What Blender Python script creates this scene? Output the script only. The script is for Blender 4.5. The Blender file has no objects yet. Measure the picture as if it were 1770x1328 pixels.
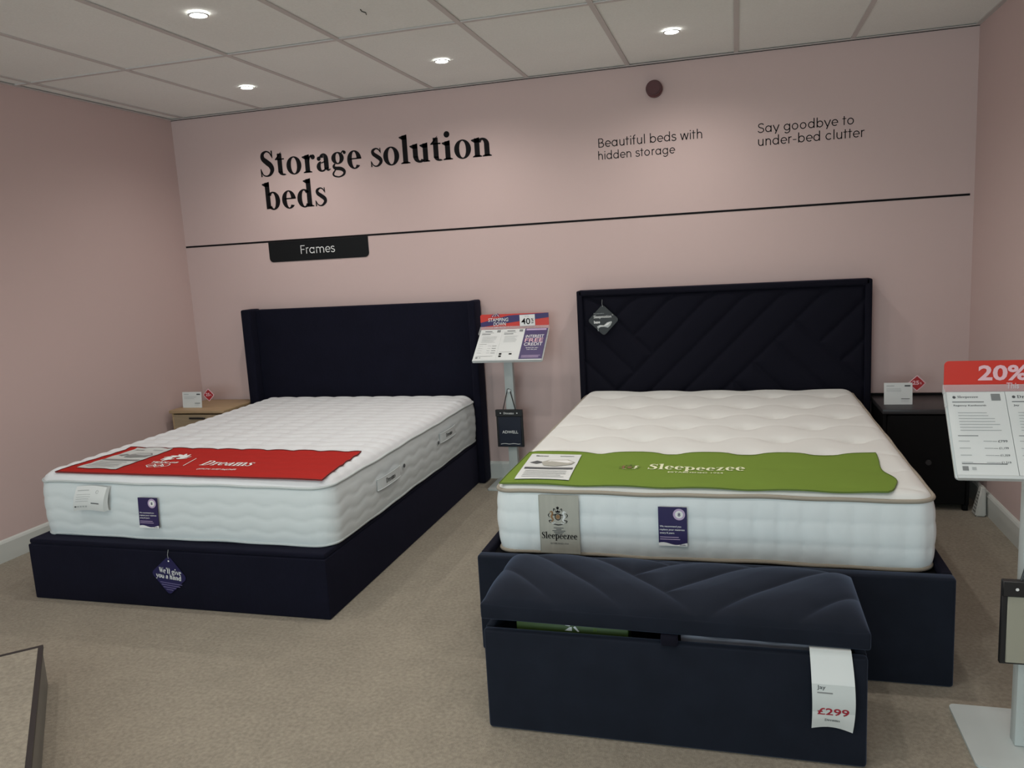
import bpy, bmesh, math, random
from mathutils import Vector, Matrix, noise
random.seed(7)
sc = bpy.context.scene
COL = sc.collection

# ------------------------------------------------------------------ camera
yaw, pit, rol = -0.2783, -0.1566, -0.0560
Fv = Vector((math.sin(yaw)*math.cos(pit), math.cos(yaw)*math.cos(pit), math.sin(pit)))
R0 = Vector((math.cos(yaw), -math.sin(yaw), 0)); U0 = R0.cross(Fv)
Rv = math.cos(rol)*R0+math.sin(rol)*U0; Uv = -math.sin(rol)*R0+math.cos(rol)*U0
cd = bpy.data.cameras.new('camera'); cam = bpy.data.objects.new('camera', cd); COL.objects.link(cam)
cd.sensor_fit = 'HORIZONTAL'; cd.sensor_width = 36; cd.lens = 1379.4/1770*36; cd.clip_start = .02
M4 = Matrix((Rv, Uv, -Fv)).transposed().to_4x4(); M4.translation = Vector((3.699, -4.8501, 1.4199))
cam.matrix_world = M4
sc.camera = cam
# ------------------------------------------------------------------ world, light, exposure
H = 2.4735; W = 4.924; YF = -8.2
w = bpy.data.worlds.new('world'); sc.world = w; w.use_nodes = True
w.node_tree.nodes['Background'].inputs[0].default_value = (.80, .92, 1, 1)
w.node_tree.nodes['Background'].inputs[1].default_value = .5
def area(name, loc, rot, sx, sy, p, col):
    d = bpy.data.lights.new(name, 'AREA'); d.shape = 'RECTANGLE'; d.size = sx; d.size_y = sy; d.energy = p; d.color = col
    o = bpy.data.objects.new(name, d); COL.objects.link(o); o.location = loc; o.rotation_euler = rot; return o
area('shopfront_daylight', (2.45, YF+.02, 1.3), (math.radians(90), 0, 0), 4.0, 1.9, 97, (.74, .95, 1.0))
SPOT_P = 20
sc.view_settings.view_transform = 'Standard'; sc.view_settings.look = 'None'
sc.view_settings.gamma = 1; sc.view_settings.exposure = 0.07
sc.view_settings.use_curve_mapping = False

# ------------------------------------------------------------------ materials
def mat(name, col, rough=.6, metal=0, spec=.5, sheen=0, sheen_tint=None, bump=None, var=None, emit=None, alpha=None, coat=0, trans=0):
    m = bpy.data.materials.new(name); m.use_nodes = True; nt = m.node_tree; b = nt.nodes['Principled BSDF']
    b.inputs['Base Color'].default_value = (*col, 1); b.inputs['Roughness'].default_value = rough
    b.inputs['Metallic'].default_value = metal; b.inputs['Specular IOR Level'].default_value = spec
    if sheen:
        b.inputs['Sheen Weight'].default_value = sheen; b.inputs['Sheen Roughness'].default_value = .4
        if sheen_tint: b.inputs['Sheen Tint'].default_value = (*sheen_tint, 1)
    if coat: b.inputs['Coat Weight'].default_value = coat
    if trans: b.inputs['Transmission Weight'].default_value = trans
    tc = nt.nodes.new('ShaderNodeTexCoord')
    if bump:
        for i, (sc_, st, dist) in enumerate(bump if isinstance(bump, list) else [bump]):
            n = nt.nodes.new('ShaderNodeTexNoise'); n.inputs['Scale'].default_value = sc_; n.inputs['Detail'].default_value = 3
            nt.links.new(tc.outputs['Object'], n.inputs['Vector'])
            bp = nt.nodes.new('ShaderNodeBump'); bp.inputs['Strength'].default_value = st; bp.inputs['Distance'].default_value = dist
            nt.links.new(n.outputs['Fac'], bp.inputs['Height'])
            if b.inputs['Normal'].is_linked:
                nt.links.new(b.inputs['Normal'].links[0].from_socket, bp.inputs['Normal'])
            nt.links.new(bp.outputs['Normal'], b.inputs['Normal'])
    if var:   # list of (scale, amount, stretch)
        prev = None
        for sc_, amt, st in var:
            mp = nt.nodes.new('ShaderNodeMapping'); mp.inputs['Scale'].default_value = st
            nt.links.new(tc.outputs['Object'], mp.inputs['Vector'])
            n = nt.nodes.new('ShaderNodeTexNoise'); n.inputs['Scale'].default_value = sc_; n.inputs['Detail'].default_value = 4
            nt.links.new(mp.outputs['Vector'], n.inputs['Vector'])
            mr = nt.nodes.new('ShaderNodeMapRange'); mr.inputs[1].default_value = .3; mr.inputs[2].default_value = .7
            mr.inputs[3].default_value = 1-amt; mr.inputs[4].default_value = 1+amt
            nt.links.new(n.outputs['Fac'], mr.inputs[0])
            if prev is None: prev = mr.outputs[0]
            else:
                mu = nt.nodes.new('ShaderNodeMath'); mu.operation = 'MULTIPLY'
                nt.links.new(prev, mu.inputs[0]); nt.links.new(mr.outputs[0], mu.inputs[1]); prev = mu.outputs[0]
        vm = nt.nodes.new('ShaderNodeVectorMath'); vm.operation = 'SCALE'; vm.inputs[0].default_value = col
        nt.links.new(prev, vm.inputs['Scale']); nt.links.new(vm.outputs[0], b.inputs['Base Color'])
    if emit:
        b.inputs['Emission Color'].default_value = (*emit[0], 1); b.inputs['Emission Strength'].default_value = emit[1]
    if alpha is not None: b.inputs['Alpha'].default_value = alpha
    return m
M = {}
M['wall'] = mat('pink_paint', (.628, .476, .454), .75, spec=.25, bump=(180, .05, .002))
M['ceil'] = mat('ceiling_tile', (.83, .85, .82), .9, spec=.1, bump=(260, .25, .002), var=[(120, .03, (1, 1, 1)), (1.2, .03, (1, 1, 1))])
M['tbar'] = mat('white_ceiling_bar', (.58, .55, .535), .6, spec=.2)
M['gap'] = mat('dark_gap', (.03, .03, .03), .9)
M['skirt'] = mat('white_gloss_paint', (.62, .63, .60), .4, spec=.4)
M['carpet'] = mat('beige_carpet', (.335, .290, .228), 1, spec=.05, sheen=.15, bump=[(420, .8, .006), (90, .35, .006)],
                  var=[(520, .20, (1, 1, 1)), (75, .17, (1, 1, 1)), (9, .05, (1, 1, 1)), (1.3, .06, (1, 1, 1))])
M['navy'] = mat('navy_velvet', (.0085, .0110, .0185), .85, spec=.15, sheen=.26, sheen_tint=(.42, .55, .85), bump=(500, .15, .001), var=[(12, .12, (1, 1, 1))])
M['navy_weave'] = mat('navy_fabric', (.0068, .0070, .0150), .9, spec=.10, sheen=.06, sheen_tint=(.5, .5, .9), bump=(900, .3, .001), var=[(200, .12, (1, 1, .25)), (8, .08, (1, 1, 1))])
M['navy_dark'] = mat('dark_navy_velvet', (.0055, .0055, .011), .85, spec=.12, sheen=.06, sheen_tint=(.4, .4, .8), bump=(500, .15, .001))
M['black'] = mat('black_fabric', (.004, .004, .005), .9, spec=.1)
M['knit'] = mat('white_knit_fabric', (.70, .715, .735), .9, spec=.15, sheen=.1, bump=(350, .2, .001))
M['knit_side'] = mat('white_knit_border', (.68, .73, .74), .9, spec=.15, bump=(600, .15, .001))
M['pipe_w'] = mat('grey_white_piping', (.50, .54, .54), .8)
M['cream'] = mat('cream_damask', (.715, .715, .69), .85, spec=.15, sheen=.1, bump=(300, .15, .001))
M['cream_side'] = mat('off_white_border', (.74, .79, .80), .85, spec=.15, bump=(300, .15, .001))
M['taupe'] = mat('taupe_tape', (.33, .29, .235), .8, bump=(400, .3, .001))
M['red'] = mat('red_fabric', (.40, .022, .018), .85, spec=.1, bump=(500, .1, .001))
M['maroon'] = mat('dark_red_edge', (.10, .012, .012), .8)
M['green'] = mat('green_fabric', (.170, .255, .042), .85, spec=.1, bump=(500, .1, .001))
M['dgreen'] = mat('dark_green_edge', (.11, .165, .025), .8)
M['white'] = mat('white_print', (.80, .80, .79), .6)
M['cream_print'] = mat('cream_print', (.80, .82, .55), .6)
M['paper'] = mat('white_paper', (.70, .72, .71), .55)
M['paper2'] = mat('grey_white_paper', (.55, .58, .57), .55)
M['purple'] = mat('purple_card', (.020, .012, .080), .5)
M['indigo'] = mat('indigo_card', (.014, .012, .066), .6, spec=.3)
M['tagline'] = mat('dim_violet_print', (.13, .11, .24), .6)
M['lilac'] = mat('lilac_print', (.50, .38, .56), .6)
M['violet'] = mat('violet_sheet', (.065, .045, .14), .4)
M['pinkp'] = mat('pale_pink_print', (.80, .50, .55), .6)
M['signred'] = mat('red_header_card', (.62, .030, .016), .35)
M['badge'] = mat('badge_red', (.40, .015, .02), .5)
M['navyp'] = mat('navy_print', (.035, .02, .12), .4)
M['ink'] = mat('black_vinyl', (.004, .003, .004), .7, spec=.2)
M['inktab'] = mat('black_tab', (.007, .008, .009), .6, spec=.2)
M['grey'] = mat('grey_print', (.22, .23, .23), .7)
M['lgrey'] = mat('light_grey_print', (.42, .44, .44), .7)
M['dgrey'] = mat('dark_grey_print', (.08, .085, .09), .7)
M['stand'] = mat('grey_white_powder_coat', (.50, .54, .53), .45)
M['acryl'] = mat('clear_acrylic', (.75, .77, .78), .15, spec=.6, alpha=.28)
M['tray'] = mat('white_plastic_tray', (.62, .65, .65), .35)
M['bagblack'] = mat('black_board', (.010, .010, .011), .45)
M['bagnavy'] = mat('navy_swatch', (.014, .018, .035), .35, coat=.2)
M['bagbeige'] = mat('beige_swatch', (.33, .32, .255), .8, bump=(700, .2, .001))
M['siren'] = mat('siren_red', (.11, .010, .010), .4)
M['siren2'] = mat('siren_red_cap', (.075, .008, .009), .45)
M['oak'] = mat('pale_oak', (.42, .29, .165), .5, var=[(6, .12, (1, 12, 12)), (40, .06, (1, 14, 14))])
M['oakf'] = mat('oak_front', (.36, .27, .17), .5, var=[(6, .12, (1, 12, 12))])
M['dkwood'] = mat('black_stain_wood', (.0035, .0035, .004), .6, spec=.15)
M['dktop'] = mat('charcoal_top', (.035, .033, .036), .35, spec=.4)
M['steel'] = mat('satin_steel', (.40, .40, .41), .35, metal=.9)
M['plastic'] = mat('white_plastic', (.52, .52, .49), .5)
M['plas2'] = mat('grey_slots', (.20, .20, .19), .6)
M['trimdk'] = mat('dark_brown_trim', (.020, .016, .016), .5)
M['plinth'] = mat('grey_laminate', (.13, .125, .115), .4)
M['taglab'] = mat('taupe_satin_label', (.40, .395, .345), .5, var=[(60, .05, (1, 1, .1))])
M['gold'] = mat('gold_print', (.25, .14, .06), .6)
M['lens'] = mat('lamp_face', (1, 1, 1), .5, emit=((1, .97, .92), 14))
M['chrome'] = mat('white_bezel', (.55, .55, .53), .35)
M['bluep'] = mat('blue_print', (.03, .03, .20), .5)
M['glass'] = mat('window_glass', (.9, .97, 1), .02, trans=1)
M['bag'] = mat('green_gift_bag', (.045, .085, .012), .45)
M['film'] = mat('clear_film', (.38, .38, .45), .25, coat=.4)
M['redprice'] = mat('crimson_print', (.33, .012, .03), .6)

# ------------------------------------------------------------------ helpers
ORG = {}
def thing(name, label, cat, loc, group=None):
    o = bpy.data.objects.new(name, None); COL.objects.link(o); o.location = loc; o.empty_display_size = .1
    ORG[o.name] = Vector(loc); o['label'] = label; o['category'] = cat
    if group: o['group'] = group
    return o
def tag(o, label, cat, group=None):
    o['label'] = label; o['category'] = cat
    if group: o['group'] = group
    return o
class MB:
    def __init__(s): s.v = []; s.f = []; s.mi = []
    def add(s, vs, fs, mi=0):
        n = len(s.v); s.v += [Vector(p) for p in vs]; s.f += [[i+n for i in f] for f in fs]; s.mi += [mi]*len(fs)
    def bm(s, b, mi=0):
        b.verts.index_update(); s.add([v.co.copy() for v in b.verts], [[v.index for v in f.verts] for f in b.faces], mi); b.free()
    def box(s, x0, x1, y0, y1, z0, z1, bev=0, seg=2, mi=0, mtx=None):
        b = bmesh.new(); bmesh.ops.create_cube(b, size=1)
        for v in b.verts: v.co = Vector(((x0+x1)/2+v.co.x*(x1-x0), (y0+y1)/2+v.co.y*(y1-y0), (z0+z1)/2+v.co.z*(z1-z0)))
        if bev: bmesh.ops.bevel(b, geom=b.edges[:], offset=bev, segments=seg, affect='EDGES', profile=.5)
        if mtx is not None: bmesh.ops.transform(b, matrix=mtx, verts=b.verts)
        s.bm(b, mi); return s
    def cyl(s, c, axis, r, h, n=32, r2=None, mi=0, bev=0):
        b = bmesh.new(); bmesh.ops.create_cone(b, cap_ends=True, segments=n, radius1=r, radius2=r if r2 is None else r2, depth=h)
        if bev: bmesh.ops.bevel(b, geom=[e for e in b.edges if len(e.link_faces) == 2 and any(len(f.verts) > 4 for f in e.link_faces)], offset=bev, segments=2, affect='EDGES')
        q = Vector((0, 0, 1)).rotation_difference(Vector(axis).normalized())
        bmesh.ops.transform(b, matrix=Matrix.Translation(c) @ q.to_matrix().to_4x4(), verts=b.verts); s.bm(b, mi); return s
    def tube(s, pts, r, n=8, closed=False, mi=0):
        pts = [Vector(p) for p in pts]; N = len(pts); vs = []; up = None
        for i, p in enumerate(pts):
            a = pts[(i-1) % N] if (closed or i > 0) else p; c = pts[(i+1) % N] if (closed or i < N-1) else p
            t = (c-a).normalized()
            if up is None: up = t.orthogonal().normalized()
            up = (up-t*up.dot(t)).normalized(); sd = t.cross(up)
            for k in range(n): an = 2*math.pi*k/n; vs.append(p+up*(r*math.cos(an))+sd*(r*math.sin(an)))
        fs = []
        for i in range(N if closed else N-1):
            j = (i+1) % N
            for k in range(n): fs.append([i*n+k, i*n+(k+1) % n, j*n+(k+1) % n, j*n+k])
        if not closed: fs += [list(range(n))[::-1], [(N-1)*n+k for k in range(n)]]
        s.add(vs, fs, mi); return s
    def poly(s, pts, mi=0):
        s.add(pts, [list(range(len(pts)))], mi); return s
    def prism(s, pts, d, mi=0):     # closed outline extruded by the vector d
        n = len(pts); d = Vector(d); P = [Vector(p) for p in pts]
        s.add(P+[p+d for p in P], [list(range(n))[::-1], [n+i for i in range(n)]]+[[i, (i+1) % n, n+(i+1) % n, n+i] for i in range(n)], mi); return s
    def grid(s, fn, nu, nv, mi=0):
        vs = [fn(i/nu, j/nv) for j in range(nv+1) for i in range(nu+1)]
        fs = [[j*(nu+1)+i, j*(nu+1)+i+1, (j+1)*(nu+1)+i+1, (j+1)*(nu+1)+i] for j in range(nv) for i in range(nu)]
        s.add(vs, fs, mi); return s
    def build(s, name, m, parent=None, smooth=True, angle=40, label=None):
        org = ORG[parent.name] if parent is not None else Vector((0, 0, 0))
        me = bpy.data.meshes.new(name); me.from_pydata([tuple(p-org) for p in s.v], [], s.f); me.update()
        for mm in (m if isinstance(m, (list, tuple)) else [m]): me.materials.append(M[mm])
        if any(s.mi): me.polygons.foreach_set('material_index', s.mi)
        if smooth:
            me.polygons.foreach_set('use_smooth', [True]*len(me.polygons)); me.set_sharp_from_angle(angle=math.radians(angle))
        me.validate()
        o = bpy.data.objects.new(name, me); COL.objects.link(o)
        if parent is not None: o.parent = parent
        ORG[o.name] = org
        if label: o['label'] = label
        return o
def struct(name, mb, m, parent=None, smooth=False):
    o = mb.build(name, m, parent, smooth)
    if parent is None: o['kind'] = 'structure'
    return o

# ------------------------------------------------------------------ lettering
class G:
    def __init__(s): s.P = []; s.adv = .5
    def pl(s, *p): s.P.append(([(a, b) for a, b in p], [list(range(len(p)))])); return s
    def ring(s, cx, cy, rx, ry, tx, ty, a0=0, a1=360, n=40, dx=0):
        vs = []; fs = []; n = max(6, int(n*abs(a1-a0)/360))
        for i in range(n+1):
            a = math.radians(a0+(a1-a0)*i/n); c, q = math.cos(a), math.sin(a)
            vs += [(cx+rx*c, cy+ry*q), (cx+dx+(rx-tx)*c, cy+(ry-ty)*q)]
            if i: k = 2*i; fs.append([k-2, k, k+1, k-1])
        s.P.append((vs, fs)); return s
    def st(s, pts, w=None, n=8, smooth=True):       # stroke, points (x, y[, width])
        P = [(p[0], p[1], p[2] if len(p) > 2 else w) for p in pts]
        if smooth and len(P) > 2:
            Q = []
            for i in range(len(P)-1):
                p0, p1, p2, p3 = P[max(i-1, 0)], P[i], P[i+1], P[min(i+2, len(P)-1)]
                for k in range(n):
                    t = k/n
                    Q.append(tuple(.5*((2*b)+(c-a)*t+(2*a-5*b+4*c-d)*t*t+(-a+3*b-3*c+d)*t**3) for a, b, c, d in zip(p0, p1, p2, p3)))
            Q.append(P[-1]); P = Q
        vs = []; fs = []
        for i, p in enumerate(P):
            a = P[max(i-1, 0)]; c = P[min(i+1, len(P)-1)]; tx, ty = c[0]-a[0], c[1]-a[1]; L = math.hypot(tx, ty) or 1
            nx, ny = -ty/L*p[2]/2, tx/L*p[2]/2; vs += [(p[0]+nx, p[1]+ny), (p[0]-nx, p[1]-ny)]
            if i: k = 2*i; fs.append([k-2, k, k+1, k-1])
        s.P.append((vs, fs)); return s
    def v(s, x, y0, y1, w): return s.pl((x-w/2, y0), (x+w/2, y0), (x+w/2, y1), (x-w/2, y1))
    def dot(s, x, y, r): return s.pl(*[(x+r*math.cos(k*math.pi/10), y+r*math.sin(k*math.pi/10)) for k in range(20)])
    def foot(s, x, w, h=.065, y=0, d=1):
        return s.pl((x-w/2-h, y), (x+w/2+h, y), (x+w/2+h, y+.022*d), (x+w/2, y+.05*d), (x-w/2, y+.05*d), (x-w/2-h, y+.022*d))
    def flag(s, x, w, y): return s.pl((x-w/2-.085, y-.055), (x-w/2, y-.11), (x+w/2, y-.11), (x+w/2, y+.02), (x-w/2-.085, y-.03))
def serif(ch):
    g = G(); T = .142; t = .042; X = .48; A = .74
    if ch == 'S':
        g.st([(.42, .53, .03), (.36, .64, .04), (.25, .685, .045), (.135, .62, .10), (.13, .50, .13), (.24, .395, .15), (.36, .29, .15), (.40, .17, .13), (.33, .05, .08), (.22, .01, .04), (.11, .05, .035), (.045, .19, .03)])
        g.pl((.40, .70), (.445, .70), (.445, .49), (.42, .49)).pl((.03, .22), (.055, .22), (.075, 0), (.03, -.01)); g.adv = .50
    elif ch == 's':
        g.st([(.31, .37, .02), (.27, .44, .035), (.19, .47, .04), (.10, .42, .08), (.11, .34, .10), (.20, .27, .11), (.30, .19, .11), (.32, .11, .09), (.25, .03, .06), (.17, .005, .035), (.09, .04, .03), (.04, .13, .02)])
        g.pl((.30, .48), (.33, .48), (.335, .34), (.315, .34)).pl((.02, .15), (.04, .15), (.06, 0), (.02, -.01)); g.adv = .37
    elif ch == 't':
        g.v(.155, .08, .60, T).ring(.255, .11, .165, .12, T*.95, .045, 180, 300).pl((.01, .46), (.30, .46), (.30, .425), (.01, .425)).pl((.02, .46), (.09, .46), (.22, .64), (.205, .64)); g.adv = .33
    elif ch in 'oc':
        g.ring(.255, .235, .235, .25, T, .035, *((0, 360) if ch == 'o' else (45, 325))); g.adv = .51
    elif ch == 'r':
        g.v(.16, 0, X, T).flag(.16, T, X).foot(.16, T).st([(.21, .30, .03), (.25, .42, .045), (.31, .455, .07)]).dot(.345, .415, .068); g.adv = .41
    elif ch == 'a':
        g.v(.33, .06, .34, T).ring(.255, .335, .14, .15, T*.95, .035, 0, 165).dot(.11, .35, .06)
        g.ring(.19, .135, .165, .145, T*.9, .04, 100, 290).pl((.17, .24), (.30, .285), (.30, .25), (.19, .215)).st([(.19, .01, .04), (.27, .04, .045), (.30, .1, .03)]).st([(.33, .08, .10), (.38, .025, .05), (.45, .05, .025)]); g.adv = .47
    elif ch == 'g':
        g.ring(.21, .32, .19, .165, T*.9, .035).st([(.33, .44, .03), (.38, .49, .04), (.43, .47, .06)]).dot(.43, .455, .045)
        g.st([(.12, .17, .04), (.07, .11, .07), (.12, .055, .09), (.28, .03, .10), (.38, -.04, .09), (.36, -.13, .06), (.22, -.185, .035), (.07, -.15, .045), (.045, -.08, .05), (.13, .02, .03)]); g.adv = .47
    elif ch == 'e':
        g.ring(.235, .235, .215, .25, T, .035, 5, 320).pl((.10, .28), (.45, .28), (.45, .245), (.10, .245)); g.adv = .47
    elif ch in 'li':
        top = A if ch == 'l' else X
        g.v(.15, 0, top, T).flag(.15, T, top).foot(.15, T)
        if ch == 'i': g.dot(.145, .655, .082)
        g.adv = .305
    elif ch in 'nhm':
        g.v(.14, 0, X if ch in 'nm' else A, T).flag(.14, T, X if ch in 'nm' else A).foot(.14, T, .055)
        g.ring(.29, .30, .19, .18, T, .06, 0, 150).v(.48-T/2, 0, .31, T).foot(.48-T/2, T, .055)
        if ch == 'm': g.ring(.565, .30, .19, .18, T, .06, 0, 150).v(.755-T/2, 0, .31, T).foot(.755-T/2, T, .055)
        g.adv = .56 if ch != 'm' else .83
    elif ch == 'u':
        g.v(.13, .14, X, T).flag(.13, T, X).ring(.255, .16, .19, .17, T, .06, 180, 320).v(.42, 0, X, T).flag(.42, T, X).pl((.42, 0), (.54, 0), (.54, .025), (.42, .06)); g.adv = .56
    elif ch in 'bpd':
        if ch == 'b': g.v(.135, .02, A, T).flag(.135, T, A).ring(.29, .235, .215, .25, T, .04, -140, 140)
        if ch == 'p': g.v(.135, -.22, X, T).flag(.135, T, X).foot(.135, T, .06, -.22).ring(.29, .235, .215, .25, T, .04, -140, 140)
        if ch == 'd': g.v(.39, .0, A, T).flag(.39, T, A).pl((.39, 0), (.52, 0), (.52, .025), (.42, .06)).ring(.235, .235, .215, .25, T, .04, 40, 320)
        g.adv = .54
    elif ch == 'D':
        g.v(.16, 0, .7, .14).foot(.16, .14).foot(.16, .14, .065, .7, -1).ring(.27, .35, .36, .35, .15, .035, -90, 90).pl((.1, 0), (.29, 0), (.29, .035), (.1, .035)).pl((.1, .7), (.29, .7), (.29, .665), (.1, .665)); g.adv = .68
    elif ch == 'z':
        g.pl((.03, .48), (.37, .48), (.37, .445), (.03, .445)).pl((.22, .46), (.37, .46), (.18, .02), (.02, .02)).pl((.02, 0), (.39, 0), (.39, .035), (.02, .035)).pl((.03, .48), (.05, .48), (.045, .34), (.03, .34)).pl((.39, 0), (.37, 0), (.375, .15), (.39, .15)); g.adv = .42
    elif ch in 'Wvy':
        h = .7 if ch == 'W' else X
        def vee(x):
            g.pl((x, h), (x+.15, h), (x+.29, .0), (x+.21, 0)).pl((x+.21, 0), (x+.27, 0), (x+.42, h), (x+.385, h)).foot(x+.075, .13, .04, h, -1)
        vee(.0)
        if ch == 'W': vee(.27)
        if ch == 'y': g.st([(.25, .05, .04), (.18, -.12, .05), (.08, -.17, .07)]).dot(.06, -.14, .06)
        g.foot(.40 if ch != 'W' else .67, .03, .05, h, -1); g.adv = .43 if ch != 'W' else .72
    elif ch == "'": g.pl((.04, .74), (.14, .74), (.10, .5), (.06, .5)); g.adv = .16
    else: g.adv = .22
    return g
def sans(ch, w=.070):
    g = G(); X = .50; A = .74; r = .235; cx = .27
    rg = lambda x=cx, y=X/2, a0=0, a1=360, rr=None: g.ring(x, y, rr or r, X/2 if rr is None else rr, w, w, a0, a1)
    if ch in 'ado' or ch in 'gbce':
        if ch == 'c': rg(a0=42, a1=318)
        elif ch == 'e': rg(a0=0, a1=315); g.pl((.05, .275), (.505, .275), (.505, .22), (.05, .22))
        else: rg(x=cx if ch != 'b' else .30)
        if ch == 'a': g.v(.505-w/2, 0, X, w)
        if ch == 'd': g.v(.505-w/2, 0, A, w)
        if ch == 'b': g.v(.065+w/2, 0, A, w)
        if ch == 'g': g.v(.505-w/2, 0, X, w); g.ring(cx, .0, r, .22, w, w, 215, 360)
        g.adv = .59 if ch not in 'ce' else .52
    elif ch in 'nhum':
        if ch == 'u': g.v(.075+w/2, .2, X, w).v(.47-w/2, .0, X, w).ring(.2725, .2, .1975, .205, w, w, 180, 360)
        else: g.v(.075+w/2, 0, X if ch != 'h' else A, w).ring(.2725, .3, .1975, .205, w, w, 0, 180).v(.47-w/2, 0, .3, w)
        if ch == 'm': g.ring(.6075, .3, .1975, .205, w, w, 0, 180).v(.805-w/2, 0, .3, w)
        g.adv = .545 if ch != 'm' else .88
    elif ch == 'r': g.v(.075+w/2, 0, X, w).ring(.26, .32, .185, .185, w, w, 70, 180); g.adv = .35
    elif ch == 'l': g.v(.11, 0, A, w); g.adv = .21
    elif ch == 'i': g.v(.11, 0, X, w).dot(.11, .655, .045); g.adv = .21
    elif ch in 'tf':
        if ch == 't': g.v(.14, .0, .66, w).pl((.01, X), (.29, X), (.29, X-.055), (.01, X-.055))
        else: g.v(.14, 0, .6, w).ring(.25, .6, .14, .145, w, w, 75, 180).pl((.01, X), (.28, X), (.28, X-.055), (.01, X-.055))
        g.adv = .32
    elif ch == 's': g.st([(.35, .41), (.29, .465), (.2, .475), (.10, .44), (.075, .37), (.12, .30), (.22, .26), (.33, .215), (.365, .13), (.31, .045), (.2, .02), (.11, .04), (.045, .10)], w); g.adv = .42
    elif ch == 'w': [g.st([a, b], w*1.05) for a, b in (((.035, X), (.18, .0)), ((.18, .0), (.33, X)), ((.33, X), (.48, .0)), ((.48, .0), (.625, X)))]; g.adv = .67
    elif ch == 'y': g.st([(.035, X), (.25, .03)], w*1.08, smooth=False).st([(.47, X), (.19, -.17)], w*1.08, smooth=False); g.adv = .51
    elif ch == '-': g.pl((.05, .28), (.31, .28), (.31, .225), (.05, .225)); g.adv = .37
    elif ch == 'B': g.v(.1, 0, .7, w).ring(.30, .525, .17, .175, w, w, -90, 90).ring(.32, .19, .2, .19, w, w, -90, 90).pl((.1, .7), (.31, .7), (.31, .64), (.1, .64)).pl((.1, .38), (.33, .38), (.33, .32), (.1, .32)).pl((.1, 0), (.33, 0), (.33, .06), (.1, .06)); g.adv = .57
    elif ch == 'S': g.st([(.47, .58), (.40, .66), (.28, .675), (.14, .625), (.10, .52), (.16, .42), (.29, .365), (.43, .30), (.48, .185), (.42, .075), (.28, .025), (.15, .05), (.055, .14)], w); g.adv = .56
    elif ch == 'F': g.v(.1, 0, .7, w).pl((.1, .7), (.46, .7), (.46, .64), (.1, .64)).pl((.1, .39), (.42, .39), (.42, .33), (.1, .33)); g.adv = .49
    else: g.adv = .27
    return g
def layout(text, face, track=0):
    vs = []; fs = []; x = 0
    for ch in text:
        g = face(ch)
        for P, F in g.P:
            n = len(vs); vs += [(a+x, b) for a, b in P]; fs += [[i+n for i in f] for f in F]
        x += g.adv+track
    return vs, fs
_bf = {}
def bf(text, off=0.0):
    k = (text, off)
    if k not in _bf:
        c = bpy.data.curves.new('lettering', 'FONT'); c.body = text; c.offset = off; c.resolution_u = 3
        o = bpy.data.objects.new('lettering', c); COL.objects.link(o)
        me = bpy.data.meshes.new_from_object(o)
        _bf[k] = ([(v.co.x, v.co.y) for v in me.vertices], [list(p.vertices) for p in me.polygons])
        bpy.data.objects.remove(o); bpy.data.curves.remove(c); bpy.data.meshes.remove(me)
    return _bf[k]
def put(mb, shape, f, u0, v0, wid=None, hgt=None, mi=0, shear=0, base=False, lift=None):
    """place a 2-D shape so that its box starts at (u0, v0); base=True puts the baseline on v0; f maps (u, v) to the surface"""
    vs, fs = shape
    if not vs: return
    x0 = min(a for a, b in vs); x1 = max(a for a, b in vs); y0 = 0 if base else min(b for a, b in vs); y1 = max(b for a, b in vs)
    sx = wid/(x1-x0) if wid else None; sy = hgt/(y1-y0) if hgt else None
    sx = sx or sy; sy = sy or sx
    mb.add([f(u0+(a-x0)*sx+shear*(b-y0)*sy, v0+(b-y0)*sy) for a, b in vs], fs, mi)
def bars(mb, f, u0, v0, u1, rows, dv, th, mi=0, jit=.3, cells=4):
    for r in range(rows):
        e = u1-(u1-u0)*random.random()*jit; v = v0-r*dv
        mb.grid(lambda a, b: f(u0+(e-u0)*a, v-th*b), cells, 1, mi)
def rectf(mb, f, u0, v0, u1, v1, mi=0, nu=4, nv=2): mb.grid(lambda a, b: f(u0+(u1-u0)*a, v0+(v1-v0)*b), nu, nv, mi)
def frame(o, ux, uy):
    o = Vector(o); ux = Vector(ux).normalized(); uy = Vector(uy).normalized(); n = ux.cross(uy)
    return lambda L=0: (lambda u, v: o+ux*u+uy*v+n*L)
def rrect(x0, x1, y0, y1, r, n=6, corners=(1, 1, 1, 1)):   # BL BR TR TL
    out = []
    for (cx, cy, a, k) in ((x0+r, y0+r, 180, 0), (x1-r, y0+r, 270, 1), (x1-r, y1-r, 0, 2), (x0+r, y1-r, 90, 3)):
        if not corners[k]: out.append(((x0 if k in (0, 3) else x1), (y0 if k < 2 else y1))); continue
        for i in range(n+1): t = math.radians(a+90*i/n); out.append((cx+r*math.cos(t), cy+r*math.sin(t)))
    return out

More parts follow.
